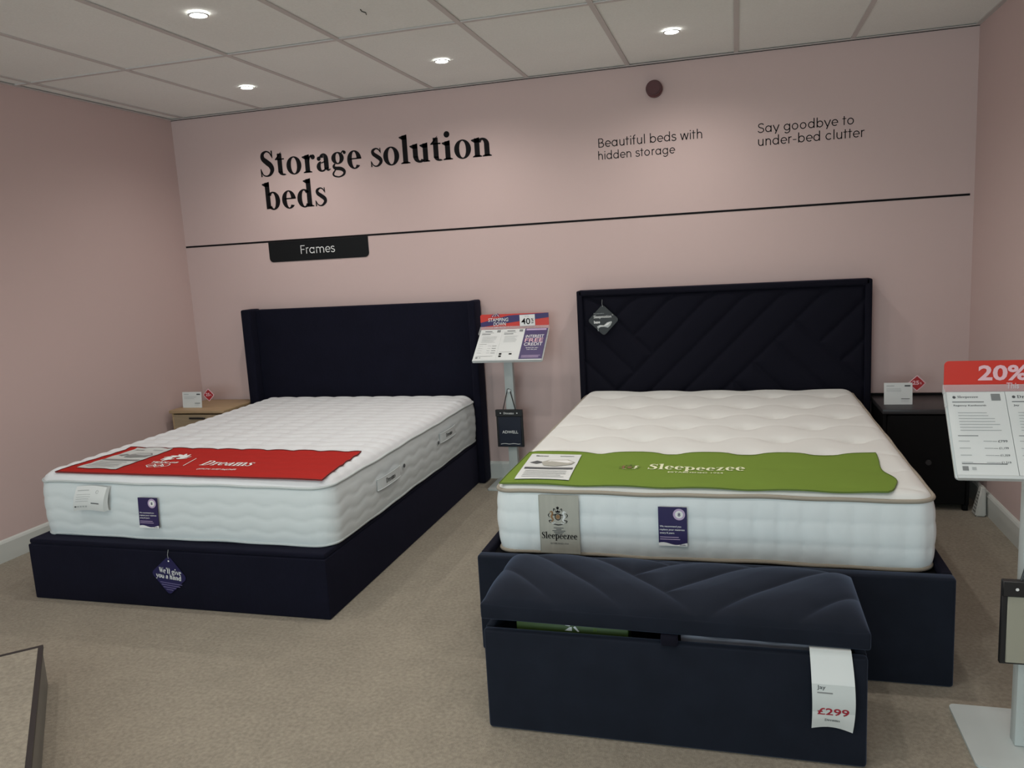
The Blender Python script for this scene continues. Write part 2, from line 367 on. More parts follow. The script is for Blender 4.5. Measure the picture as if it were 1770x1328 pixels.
# ------------------------------------------------------------------ room shell
struct('floor', MB().box(-.1, W+.1, YF-.1, .1, -.05, 0), 'carpet')
struct('wall_back', MB().box(-.1, W+.1, 0, .1, 0, H+.1), 'wall')
struct('wall_left', MB().box(-.1, 0, YF, 0, 0, H+.1), 'wall')
struct('wall_right', MB().box(W, W+.1, YF, 0, 0, H+.1), 'wall')
wf = MB().box(-.1, W+.1, YF-.1, YF, 0, .35).box(-.1, W+.1, YF-.1, YF, 2.25, H+.1).box(-.1, .45, YF-.1, YF, .35, 2.25).box(4.45, W+.1, YF-.1, YF, .35, 2.25)
struct('wall_front', wf, 'wall')
win = struct('window_1', MB().box(.45, 4.45, YF-.08, YF-.02, .35, .41).box(.45, 4.45, YF-.08, YF-.02, 2.19, 2.25).box(.45, .51, YF-.08, YF-.02, .41, 2.19).box(4.39, 4.45, YF-.08, YF-.02, .41, 2.19).box(2.42, 2.48, YF-.08, YF-.02, .41, 2.19), 'skirt')
struct('window_glass', MB().box(.51, 4.39, YF-.055, YF-.045, .41, 2.19), 'glass', win)
def skirt(name, pts):     # profile swept along a straight run
    (x0, y0), (x1, y1), (nx, ny) = pts
    prof = [(0, 0), (.016, 0), (.016, .098), (.011, .108), (.004, .1143), (0, .1143)]
    mb = MB(); mb.prism([(x0+nx*a, y0+ny*a, b) for a, b in prof], (x1-x0, y1-y0, 0)); return struct(name, mb, 'skirt')
skirt('baseboard_back', ((0, 0), (W, 0), (0, -1)))
skirt('baseboard_left', ((0, YF), (0, 0), (1, 0)))
skirt('baseboard_right', ((W, 0), (W, YF), (-1, 0)))
# suspended ceiling: tiles 0.6 x 1.2, exposed bars, wall angle
S0 = .1144; DY = 1.2466-.02
ceil = MB(); ceil.box(-.1, W+.1, YF-.1, .1, H+.012, H+.06)
xs = [0]+[S0+.6*k for k in range(9) if S0+.6*k < W]+[W]
ys = [0]; y = -1.2466
while y > YF: ys.append(y); y -= 1.2
ys.append(YF)
for i in range(len(xs)-1):
    for j in range(len(ys)-1):
        a, b = xs[i]+.006, xs[i+1]-.006; c, d = ys[j+1]+.006, ys[j]-.006
        if b-a < .03 or d-c < .03: continue
        dz = random.uniform(-.0015, .0015)
        ceil.box(a, b, c, d, H+.005+dz, H+.0119, .0015, 1)
struct('ceiling', ceil, 'ceil')
tb = MB()
for x in xs[1:-1]: tb.box(x-.012, x+.012, YF, 0, H-.001, H+.0045)
for y in ys[1:-1]: tb.box(0, W, y-.012, y+.012, H-.0013, H+.0042)
struct('trim_1', tb, 'tbar')
ta = MB().box(0, W, -.022, 0, H-.003, H).box(0, .022, YF, 0, H-.0032, H).box(W-.022, W, YF, 0, H-.0032, H)
struct('trim_2', ta, 'tbar')
tg = MB().box(0, W, -.0025, 0, H-.0065, H-.003)
struct('trim_3', tg, 'gap')
tk = MB()
tk.tube([(2.205, -1.60, H+.003), (2.198, -1.575, H+.003), (2.205, -1.55, H+.003), (2.196, -1.525, H+.003)], .002, 6)
tag(tk.build('ceiling_hook', 'dgrey'), 'small dark wire hook hanging from a ceiling tile near the top of the photo', 'hook')

# ------------------------------------------------------------------ downlights
def downlight(x, y, lab):
    t = thing('downlight', lab, 'light', (x, y, H), 'recessed ceiling spotlights')
    mb = MB(); n = 32; prof = [(.041, -.0015), (.040, -.005), (.036, -.006), (.032, -.001), (.031, -.0035)]
    vs = []; fs = []
    for i in range(n):
        a = 2*math.pi*i/n
        for r, z in prof: vs.append((x+r*math.cos(a), y+r*math.sin(a), H+z))
    k = len(prof)
    for i in range(n):
        for q in range(k-1): fs.append([i*k+q, ((i+1) % n)*k+q, ((i+1) % n)*k+q+1, i*k+q+1])
    mb.add(vs, fs); mb.build('bezel', 'chrome', t)
    MB().cyl((x, y, H-.004), (0, 0, 1), .031, .003, 32).build('lamp_face', 'lens', t)
    d = bpy.data.lights.new('downlight_beam', 'SPOT'); d.energy = SPOT_P; d.color = (1, .965, .91); d.spot_size = math.radians(156); d.spot_blend = 1; d.shadow_soft_size = .035
    o = bpy.data.objects.new('downlight_beam', d); COL.objects.link(o); o.parent = t; o.location = (0, 0, -.03)
    return t
downlight(1.003, -.612, 'lit round ceiling spotlight above the winged headboard, nearest the left wall')
downlight(2.208, -.640, 'lit round ceiling spotlight above the gap between the two beds, in the wall row')
downlight(3.409, -.637, 'lit round ceiling spotlight just left of and above the red siren')
downlight(1.594, -1.84, 'lit round ceiling spotlight in the second tile row, nearest the camera at top left')
for k, (x, y) in enumerate([(2.81, -1.84), (4.01, -1.84), (1.0, -3.1), (2.2, -3.1), (3.4, -3.1), (1.6, -4.3), (2.8, -4.3), (4.0, -4.3), (1.0, -5.6), (2.2, -5.6), (3.4, -5.6)]):
    downlight(x, y, 'lit round ceiling spotlight outside the top of the photo, above the showroom floor')

# ------------------------------------------------------------------ wall graphics
wallf = frame((0, -.0015, 0), (1, 0, 0), (0, 0, 1))(0)
def wall_text(lines, face, label, loc):
    t = thing('wall_lettering', label, 'lettering', loc)
    for tx, x, z, wd in lines:
        mb = MB(); put(mb, layout(tx, face, .008 if face is serif else 0), wallf, x, z, wd, None, base=True); mb.build('text_line', 'ink', t, smooth=False)
wall_text((('Storage solution', .655, 2.045, 1.612), ('beds', .652, 1.828, .472)), serif, 'large black serif words Storage solution beds on the pink back wall', (1.45, 0, 1.82))
wall_text((('Beautiful beds with', 2.926, 2.034, .597), ('hidden storage', 2.923, 1.964, .447)), sans, 'black sans words Beautiful beds with hidden storage below the red siren', (3.22, 0, 1.95))
wall_text((('Say goodbye to', 3.826, 2.034, .500), ('under-bed clutter', 3.828, 1.963, .553)), sans, 'black sans words Say goodbye to under-bed clutter at upper right of back wall', (4.1, 0, 1.95))
mb = MB().box(.004, W-.02, -.002, -.0002, 1.6125, 1.6240)
tag(mb.build('wall_stripe', 'ink', smooth=False), 'thin black horizontal stripe running the full width of the pink wall', 'stripe')
t = thing('wall_tab_sign', 'black tab sign reading Frames below the left part of the wall stripe', 'sign', (1.02, 0, 1.48))
MB().prism([(a, -.0005, b) for a, b in rrect(.657, 1.393, 1.479, 1.612, .028, 6, (1, 1, 0, 0))], (0, -.003, 0)).build('panel', 'inktab', t, smooth=False)
mb = MB(); put(mb, layout('Frames', lambda c: sans(c, .07)), frame((0, -.0045, 0), (1, 0, 0), (0, 0, 1))(0), .898, 1.524, .253, None, base=True)
mb.build('lettering', 'white', t, smooth=False, label='white word Frames')
t = thing('fire_siren', 'round dark red fire alarm sounder on the back wall under the ceiling', 'alarm', (3.258, 0, 2.331))
MB().cyl((3.262, -.020, 2.328), (0, 1, 0), .047, .04, 40, bev=.004).build('base', 'siren', t)
MB().cyl((3.262, -.052, 2.328), (0, 1, 0), .041, .026, 40, r2=.045, bev=.004).cyl((3.262, -.0655, 2.328), (0, 1, 0), .030, .002, 40).build('sounder_cap', 'siren2', t)

# ------------------------------------------------------------------ beds: mattress tool
def perimeter(x0, x1, y0, y1, r, ds):
    """list of (x, y, nx, ny, s) around a rounded rectangle"""
    out = []; s = 0
    segs = [((x0+r, y0), (x1-r, y0), (0, -1)), ('a', x1-r, y0+r, -90), ((x1, y0+r), (x1, y1-r), (1, 0)), ('a', x1-r, y1-r, 0),
            ((x1-r, y1), (x0+r, y1), (0, 1)), ('a', x0+r, y1-r, 90), ((x0, y1-r), (x0, y0+r), (-1, 0)), ('a', x0+r, y0+r, 180)]
    for g in segs:
        if g[0] == 'a':
            L = r*math.pi/2; n = max(4, int(L/ds))
            for i in range(n): a = math.radians(g[3]+90*i/n); out.append((g[1]+r*math.cos(a), g[2]+r*math.sin(a), math.cos(a), math.sin(a), s+L*i/n))
        else:
            (ax, ay), (bx, by), nn = g; L = math.hypot(bx-ax, by-ay); n = max(1, int(L/ds))
            for i in range(n): out.append((ax+(bx-ax)*i/n, ay+(by-ay)*i/n, nn[0], nn[1], s+L*i/n))
        s += L
    return out
def edge_dist(x, y, x0, x1, y0, y1, r):
    qx = abs(x-(x0+x1)/2)-(x1-x0)/2+r; qy = abs(y-(y0+y1)/2)-(y1-y0)/2+r
    return -(math.hypot(max(qx, 0), max(qy, 0))+min(max(qx, qy), 0)-r)
def top_z(p):
    x0, x1, y0, y1, z0, zp, r, crown, R, fn = p
    def z(x, y):
        d = max(0, edge_dist(x, y, x0, x1, y0, y1, r)-.0105); k = min(1, d/R); dome = math.sqrt(max(0, 1-(1-k)**2))
        return zp-.001+crown*dome+fn(x, y)*min(1, d/.045)
    return z
def mattress(root, p, side, mats, hb=.010, piping_r=.007):
    x0, x1, y0, y1, z0, zp, r, crown, R, fn = p
    tz = top_z(p); per = perimeter(x0, x1, y0, y1, r, .011); N = len(per); rows = 30
    mb = MB(); vs = []
    for (x, y, nx, ny, s) in per:
        for j in range(rows+1):
            t = j/rows; z = z0+t*(zp-z0); e = math.sin(math.pi*t)
            off = -.012+hb*e**.6+side(s, t)*min(1, 6*min(t, 1-t))+(.004*math.sin(s*5.1)+.003*math.sin(s*11.7+1))*(1-t)*.5
            vs.append((x+nx*off, y+ny*off, z))
    fs = [[i*(rows+1)+j, ((i+1) % N)*(rows+1)+j, ((i+1) % N)*(rows+1)+j+1, i*(rows+1)+j+1] for i in range(N) for j in range(rows)]
    fs.append([i*(rows+1) for i in range(N)][::-1])
    mb.add(vs, fs); mb.build('border', mats[1], root, angle=180)
    mb = MB(); st = .009; nx_, ny_ = int((x1-x0)/st), int((y1-y0)/st); ins = .010
    def P(u, v):
        x = x0+ins+(x1-x0-2*ins)*u; y = y0+ins+(y1-y0-2*ins)*v
        for cx, cy, sx, sy in ((x0+r, y0+r, -1, -1), (x1-r, y0+r, 1, -1), (x1-r, y1-r, 1, 1), (x0+r, y1-r, -1, 1)):
            dx, dy = (x-cx)*sx, (y-cy)*sy
            if dx > 0 and dy > 0:       # square corner folded on to the arc
                rr = r-ins; m = max(dx, dy); L = math.hypot(dx, dy); k = m/L; x = cx+sx*dx*k; y = cy+sy*dy*k
        return (x, y, tz(x, y))
    mb.grid(P, nx_, ny_); mb.build('top_panel', mats[0], root, angle=180)
    for z, nm in ((zp, 'piping'), (z0+.006, 'piping')):
        q = [(x+nx*(-.008 if z > z0+.1 else -.009), y+ny*(-.008 if z > z0+.1 else -.009), z+.0018*math.sin(s*9)+.0012*math.sin(s*23)) for (x, y, nx, ny, s) in per]
        MB().tube(q, piping_r, 8, closed=True).build(nm, mats[2], root, angle=180)
    return tz

# ------------------------------------------------------------------ left bed (winged headboard, ottoman base)
bed = thing('ottoman_bed', 'navy fabric ottoman bed with winged headboard on the left, under the thin white mattress', 'bed', (1.34, -1.05, 0))
MB().box(.590, 2.092, -2.112, -.08, .001, .2585, .006, 3).build('base', 'navy_weave', bed)
MB().box(.594, 2.089, -2.107, -.08, .2587, .281, .008, 3).build('lid', 'navy_weave', bed)
MB().box(.549, 2.093, -.078, -.012, .001, 1.166, .010, 3).build('headboard_panel', 'navy_weave', bed)
for sx in (0, 1):
    mb = MB(); xb0, xb1, xt0, xt1 = ((.476, .548, .476, .548) if sx == 0 else (2.094, 2.142, 2.094, 2.142))
    b = bmesh.new(); bmesh.ops.create_cube(b, size=1)
    for v in b.verts:
        top = v.co.z > 0; l = v.co.x < 0
        v.co = Vector(((xt0 if l else xt1) if top else (xb0 if l else xb1), -.143 if v.co.y < 0 else -.012, 1.172 if top else .001))
    bmesh.ops.bevel(b, geom=b.edges[:], offset=.012, segments=3, affect='EDGES', profile=.5); mb.bm(b)
    mb.build('headboard_wing', 'navy_weave', bed)
PL = (.600, 2.104, -2.048, -.086, .283, .535, .085, .036, .075,
      lambda x, y: (.30+.70*min(1, max(0, (y+1.65)/.06, (x-2.02)/.03, (.70-x)/.03)))*(.0115*(abs(math.sin(math.pi*(y+.024*abs(math.sin(math.pi*x/.14))+.012*math.sin(2*math.pi*x/.28))/.085))**.6-.5)+.004*abs(math.sin(math.pi*x/.14))))
mat_l = thing('mattress', 'white wave-quilted mattress with grey piping on the left bed', 'mattress', (1.35, -1.05, .283), 'mattresses on the beds')
def side_l(s, t):
    if t > .94 or t < .06: return 0
    z = t*.25; return .0034*(abs(math.sin(math.pi*(z-.0085*math.sin(2*math.pi*s/.165))/.058))**.5-.6)
tzL = mattress(mat_l, PL, side_l, ('knit', 'knit_side', 'pipe_w'), .012, .0055)
fy = lambda Y: frame((0, Y, 0), (1, 0, 0), (0, 0, 1))
# care label hanging from the piping
mb = MB(); yf = -2.066
def lab(u, v): return (.868+.162*u-.022*(1-v), yf-.020*math.sin(math.pi*(1-v)*.75)-.002, .415+.108*v+.006*math.sin(3*u))
mb.grid(lab, 10, 10); mb.grid(lambda u, v: (lab(1, v)[0]+.010*u*(1-v), lab(1, v)[1]+.02*u, lab(1, v)[2]), 2, 8)
cl = mb.build('care_label', 'paper', mat_l, label='white satin care label')
mb = MB(); lf = lambda u, v: (lambda p: (p[0], p[1]-.0012, p[2]))(lab(u, v))
bars(mb, lf, .08, .85, .55, 1, .1, .03); bars(mb, lf, .08, .68, .6, 4, .09, .015, jit=.2); bars(mb, lf, .6, .34, .9, 1, .1, .04, 1)
for k in range(5): rectf(mb, lf, .05+.09*k, .14, .11+.09*k, .2, 1 if k == 0 else 0)
mb.add([lf(.74+.045*math.cos(a*.5), .78+.07*math.sin(a*.5)) for a in range(13)]+[lf(.74+.03*math.cos(a*.5), .78+.055*math.sin(a*.5)) for a in range(13)], [[i, i+1, i+14, i+13] for i in range(12)])
mb.build('lettering', ('lgrey', 'dgrey'), cl, smooth=False)
def replace_label(root, x0, x1, z0, z1, Y, tilt):
    f = lambda L=0: (lambda u, v: (x0+(x1-x0)*u+tilt*(1-v), Y-L, z0+(z1-z0)*v))
    g0 = f(0); mb = MB(); mb.grid(g0, 8, 8); mb.grid(lambda u, v: Vector(g0(u, v))+Vector((0, .002, 0)), 2, 2)
    l = mb.build('replacement_label', 'purple', root, label='purple card label with a pale round seal')
    mb = MB(); g = f(.0008)
    mb.grid(lambda a, b: g(a, (.06+.03*math.sin(2.2*math.pi*a+.5))*b), 12, 1, 0)
    n = 28; cx, cy, rx, ry = .73, .82, .21, .21*(x1-x0)/(z1-z0)
    g2 = f(.0014); g3 = f(.002); g4 = f(.0026)
    mb.poly([g2(cx+rx*math.cos(a*2*math.pi/n), cy+ry*math.sin(a*2*math.pi/n)) for a in range(n)], 1)
    mb.poly([g3(cx+.66*rx*math.cos(a*2*math.pi/n), cy+.66*ry*math.sin(a*2*math.pi/n)) for a in range(n)], 0)
    put(mb, bf('8', .02), g4, cx-.045, cy-.045, .09, .09, 2)
    for k, tx in enumerate(('We recommend you', 'replace your mattress', 'every 8 years')): put(mb, bf(tx, .012), g, .05, .47-.085*k, (.74, .86, .5)[k], .06, 0)
    bars(mb, g, .05, .235, .75, 2, .055, .018, 1, .1)
    put(mb, layout('Dreams', serif), f(.0016), .73, .02, .22, .035, 2)
    mb.build('lettering', ('white', 'lilac', 'purple'), l, smooth=False)
replace_label(mat_l, 1.180, 1.280, .343, .480, -2.064, -.008)
# handles and air vents on the right side
def side_handle(y0, y1, zc, txt):
    X = 2.109
    def hf(L=0): return lambda u, v: (X+.010*math.sin(math.pi*u)**.5+L, y0+(y1-y0)*u, zc-.026+.052*v)
    mb = MB(); mb.grid(hf(0), 16, 4); mb.grid(lambda u, v: Vector(hf(0)(u, v))-Vector((.003, 0, 0)), 16, 4)
    for vv in (.0, 1.0): mb.tube([hf(.0)(u/12, vv) for u in range(13)], .0016, 6)
    h = mb.build('side_handle', 'knit_side', mat_l, label='white fabric carry handle')
    mb = MB(); put(mb, layout(txt, serif), hf(.0012), .30, .30, .40, .46); mb.build('lettering', 'ink', h, smooth=False)
side_handle(-1.62, -1.36, .425, 'Dreams'); side_handle(-.80, -.55, .452, 'Dreams')
for yy in (-1.315, -.835):
    MB().cyl((2.113, yy, .437), (1, 0, 0), .010, .004, 20, bev=.001).build('air_vent', 'dgrey', mat_l, label='dark metal air vent')

# red runner, printed, lying over the foot end
def cached(f, nu, nv):
    P = [[f(i/nu, j/nv) for i in range(nu+1)] for j in range(nv+1)]
    def F(L=0):
        def g(u, v):
            a = min(max(u*nu, 0), nu-1e-6); b = min(max(v*nv, 0), nv-1e-6); i, j = int(a), int(b); a -= i; b -= j
            return P[j][i]*((1-a)*(1-b))+P[j][i+1]*(a*(1-b))+P[j+1][i]*((1-a)*b)+P[j+1][i+1]*(a*b)+Vector((0, 0, L))
        return g
    return F
RING = [(.055*math.cos(k*math.pi/4), .055*math.sin(k*math.pi/4)) for k in range(8)]+[(.03, 0), (-.03, 0), (0, .03), (0, -.03)]
def drape(tz, FL, FR, BL, BR, lift, warp=None, bounds=None):
    FL, FR, BL, BR = map(Vector, (FL, FR, BL, BR)); bx0, bx1, by0 = bounds
    def f(u, v):
        p = FL.lerp(FR, u).lerp(BL.lerp(BR, u), v); x, y = p.x, p.y
        if warp: x += warp(u, v)
        av = sum(tz(min(max(x+a, bx0), bx1), max(y+b, by0)) for a, b in RING)/len(RING)
        return Vector((x, y, max(tz(x, y)+.001, av)+lift))
    return cached(f, 140, 44)
dr = drape(tzL, (.700, -2.012), (2.066, -2.030), (.748, -1.585), (2.035, -1.605), .003, None, (.66, 2.05, -2.0))
run = thing('bed_runner', 'red fabric display runner lying across the foot of the left mattress', 'runner', (1.38, -1.8, .575), 'display runners on the mattresses')
def slab(f, nu, nv, th=.003):
    mb = MB(); mb.grid(f(0), nu, nv); g = f(-th)
    mb.grid(lambda u, v: g(u, v), nu, nv)
    for ed in (lambda a: (a, 0), lambda a: (a, 1)): mb.grid(lambda u, v, ed=ed: (f(0) if v > .5 else g)(*ed(u)), nu, 1)
    for ed in (lambda a: (0, a), lambda a: (1, a)): mb.grid(lambda u, v, ed=ed: (f(0) if v > .5 else g)(*ed(u)), nv, 1)
    return mb
slab(dr, 140, 44).build('cloth', 'red', run, angle=60)
hem = [dr(.001)(k/80, 0) for k in range(81)]+[dr(.001)(1, k/24) for k in range(1, 25)]+[dr(.001)(1-k/80, 1) for k in range(1, 81)]+[dr(.001)(0, 1-k/24) for k in range(1, 24)]
MB().tube(hem, .0022, 6, closed=True).build('hem', 'maroon', run)
# runner print: convert world x / y into drape space
def world_map(f, L, FL, FR, BL, BR):
    def g(x, y):
        v = .5
        for _ in range(4):
            xl = FL[0]+(BL[0]-FL[0])*v; xr = FR[0]+(BR[0]-FR[0])*v; u = (x-xl)/(xr-xl)
            ya = FL[1]+(FR[1]-FL[1])*u; yb = BL[1]+(BR[1]-BL[1])*u; v = (y-ya)/(yb-ya)
        return f(L)(u, v)
    return g
rf = world_map(dr, .0022, (.700, -2.012), (2.066, -2.030), (.748, -1.585), (2.035, -1.605))
mb = MB()
put(mb, layout('Dreams', serif), rf, 1.362, -1.872, .262, .078, base=True)
put(mb, bf('OFFICIAL SLEEP PARTNER', .01), rf, 1.40, -1.945, .20, .018)
mb.build('lettering', 'white', run, smooth=False, label='white brand lettering')
mb = MB()
put(mb, bf('TEAM GB', .035), rf, 1.083, -1.853, .145, .026)
mb.add([rf(1.287, -1.885), rf(1.292, -1.885), rf(1.268, -1.76), rf(1.263, -1.76)], [[0, 1, 2, 3]])
for k, (cx, cy) in enumerate(((1.115, -1.885), (1.155, -1.885), (1.195, -1.885), (1.135, -1.905), (1.175, -1.905))):
    g = G().ring(cx, cy, .021, .021, .004, .004)
    mb.add([rf(a, b) for a, b in g.P[0][0]], g.P[0][1])
for k in range(9):      # lion's head as a fan of mane strokes
    a = math.radians(-35+k*31); cx, cy = 1.150, -1.755
    q = [(cx+(.018+.050*t)*math.cos(a+.5*t), cy+(.018+.052*t)*math.sin(a+.5*t), .006+.020*math.sin(math.pi*min(1, t+.12))) for t in (0, .25, .5, .75, 1)]
    g = G().st(q, n=3); mb.add([rf(a_, b_) for a_, b_ in g.P[0][0]], g.P[0][1])
g = G().ring(1.140, -1.765, .022, .024, .010, .010, 80, 330); mb.add([rf(a, b) for a, b in g.P[0][0]], g.P[0][1])
mb.build('emblem', 'white', run, smooth=False, label='white lion head, team letters and five rings')
def leaflet(f, corners, name, label, pic):
    (ax, ay), (bx, by), (cx, cy), (dx, dy) = corners       # FL FR BR BL
    def q(L): return lambda u, v: f(L)((ax+(bx-ax)*u)*(1-v)+(dx+(cx-dx)*u)*v, (ay+(by-ay)*u)*(1-v)+(dy+(cy-dy)*u)*v)
    t = thing(name, label, 'leaflet', q(0)(.5, .5))
    mb = MB(); mb.grid(q(.004), 14, 18); mb.grid(q(.0028), 14, 18); mb.build('paper', pic[0], t, angle=180)
    mb = MB(); g = q(.0055)
    put(mb, bf('Mattress', .02), g, .12, .88, .25, .045, 0); bars(mb, g, .6, .92, .92, 1, .1, .025, 1)
    rectf(mb, g, .05, .36, .97, .43, 0)
    pts = [(.08, .62), (.2, .70), (.34, .66), (.22, .58)]; mb.poly([g(a, b) for a, b in pts], 0)
    pts = [(.30, .66), (.42, .74), (.80, .76), (.95, .66), (.90, .56), (.60, .50), (.38, .52)]; mb.poly([g(a, b) for a, b in pts], 2)
    pts = [(.33, .63), (.45, .72), (.78, .735), (.92, .655), (.62, .60)]; g2 = q(.0062); mb.poly([g2(a, b) for a, b in pts], 3)
    bars(mb, g, .1, .30, .9, 5, .055, .014, 1, .15)
    mb.build('print', pic[1:], t, smooth=False)
wm = lambda L: world_map(dr, L, (.700, -2.012), (2.066, -2.030), (.748, -1.585), (2.035, -1.605))
leaflet(wm, ((.768, -1.955), (.995, -1.968), (1.010, -1.600), (.800, -1.600)), 'leaflet', 'faded grey and white leaflet at the left end of the red runner', ('paper2', 'grey', 'lgrey', 'grey', 'lgrey'))

# diamond hang tag on the left base
def diamond(cx, cz, Y, hw, hh, rot, m, name, label, r=.012):
    t = thing(name, label, 'tag', (cx, Y, cz))
    pts = []
    for k, (dx, dz) in enumerate(((0, -hh), (hw, 0), (0, hh), (-hw, 0))):
        pv = ((-hw, 0), (0, -hh), (hw, 0), (0, hh))[k]; nx_ = ((hw, 0), (0, hh), (-hw, 0), (0, -hh))[k]
        a = Vector((dx, dz)); p = a+(Vector(pv)-a).normalized()*r*1.6; n = a+(Vector(nx_)-a).normalized()*r*1.6
        for i in range(6):
            s = i/5; q = p*(1-s)**2+a*2*s*(1-s)+n*s*s; pts.append(q)
    c, s_ = math.cos(rot), math.sin(rot)
    W_ = lambda u, v, L=0: Vector((cx+u*c-v*s_, Y-L, cz+u*s_+v*c))
    mb = MB(); mb.prism([W_(p.x, p.y) for p in pts], (0, -.0015, 0)); mb.build('card', m, t, smooth=False)
    MB().tube([W_(0, hh*.85, .002), W_(-.002, hh*1.05, .004), W_(0, hh*1.3, .001)], .0009, 6).build('string', 'lgrey', t)
    return t, (lambda u, v: W_(u, v, .0022)), (lambda u, v: W_(u, v, .003))
t, f, f2 = diamond(1.338, .153, -2.116, .090, .090, -.10, 'indigo', 'hang_tag', 'purple diamond hang tag reading We\'ll give you a hand on the left bed base')
mb = MB(); put(mb, layout("We'll give", serif), f, -.050, .008, .112, .027, base=True); put(mb, layout('you a hand', serif), f, -.066, -.016, .128, .025, base=True)
for k, (a, b) in enumerate(((-.045, .065), (-.038, .055), (-.03, .035), (-.015, .02))): rectf(mb, f, a, -.033-.010*k, b, -.0365-.010*k, 1)
mb.add([f(.004*math.cos(a), .066+.004*math.sin(a)) for a in range(7)], [list(range(7))])
mb.build('lettering', ('white', 'tagline'), t, smooth=False)

# ------------------------------------------------------------------ right bed (chevron headboard, recessed frame)
bed = thing('upholstered_bed', 'navy velvet bed with chevron headboard on the right, under the tufted mattress', 'bed', (3.57, -1.1, 0))
MB().box(2.785, 4.347, -2.243, -2.196, .001, .3637, .010, 3).build('foot_panel', 'navy', bed)
MB().box(2.785, 2.816, -2.195, -.125, .001, .3637, .009, 3).build('side_rail', 'navy_dark', bed)
MB().box(4.316, 4.347, -2.195, -.125, .001, .3637, .009, 3).build('side_rail', 'navy_dark', bed)
MB().box(2.817, 4.315, -2.195, -.125, .26, .336).build('platform', 'black', bed)
HX0, HX1, HZ = 2.779, 4.414, 1.2015
def seams(x, z):
    P = x-z; Q = x+z; ds = []
    def near(v, L): return min(abs(v-l) for l in L)/1.414
    if P < 2.41:
        ds.append(abs(P-2.41)/1.414)
        ds.append(near(Q, (4.03, 3.81, 3.59, 3.37)))
        if Q >= 4.03: ds[-1] = abs(Q-4.03)/1.414; ds.append(near(P, (2.19, 1.97)))
    elif P <= 3.03: ds.append(near(P, (2.41, 2.61, 2.81, 3.03)))
    else:
        ds.append(abs(P-3.03)/1.414)
        if Q < 5.0: ds.append(near(Q, (5.0, 4.78, 4.54, 4.32)))
        else: ds.append(abs(Q-5.0)/1.414); ds.append(near(P, (3.29, 3.51)))
    return min(ds)
mb = MB(); b0 = .033
def hf(u, v):
    x = HX0+b0+(HX1-HX0-2*b0)*u; z = .30+(HZ-b0-.30)*v; d = seams(x, z); e = min(x-HX0-b0, HX1-b0-x, HZ-b0-z)
    return (x, -.098-.016*(1-math.exp(-d/.018))*min(1, e/.02+.25), z)
mb.grid(hf, 200, 115); mb.build('headboard_panel', 'navy_dark', bed, angle=180)
MB().box(HX0, HX0+b0, -.125, -.015, .001, HZ, .008, 3).box(HX1-b0, HX1, -.125, -.015, .001, HZ, .008, 3).box(HX0+.01, HX1-.01, -.125, -.015, HZ-b0, HZ, .008, 3).box(HX0+.02, HX1-.02, -.085, -.015, .001, HZ-.02).build('headboard_frame', 'navy_dark', bed)
TUFT = []
for k, y in enumerate([-.13, -.36, -.65, -.90, -1.14, -1.385, -1.63, -1.87, -2.09]):
    off = 3.29 if k % 2 == 1 else 3.15
    for i in range(-2, 5):
        x = off+.29*i
        if 2.87 < x < 4.29: TUFT.append((x, y))
YR = [-.13, -.36, -.65, -.90, -1.14, -1.385, -1.63, -1.87, -2.09]
def tuft(x, y):
    h = 0
    for a, b in TUFT:
        d2 = (x-a)**2+(y-b)**2
        if d2 < .03: h -= .020*math.exp(-d2/.0018)+.007*math.exp(-d2/.010)
    k = min(range(len(YR)), key=lambda i: abs(y-YR[i])); off = 3.29 if k % 2 == 1 else 3.15
    c = math.cos(2*math.pi*(x-off)/.29); yl = YR[k]+.012*(1-c)
    h -= .0125*math.exp(-abs(y-yl)/.015)*(.6+.4*c)
    f = min(1, max(0, (y+1.72)/.10)); f = f if x < 4.19 else min(1, f+(x-4.19)/.05)
    return (h+.004)*(.22+.78*f)
PR = (2.824, 4.318, -2.143, -.130, .340, .577, .070, .026, .055, tuft)
mat_r = thing('mattress', 'cream hand-tufted mattress with taupe piping on the right bed', 'mattress', (3.57, -1.13, .34), 'mattresses on the beds')
def side_r(s, t):
    return .0055*(abs(math.sin(math.pi*s/.078))**.5)*(.35+.65*abs(math.sin(math.pi*(t*2.9+.05)))**.5)-.004-.004*math.exp(-(math.sin(math.pi*s/.078)/.25)**2-((abs(t-.64) if t > .5 else abs(t-.31))/.05)**2)
tzR = mattress(mat_r, PR, side_r, ('cream', 'cream_side', 'taupe'), .014, .0075)
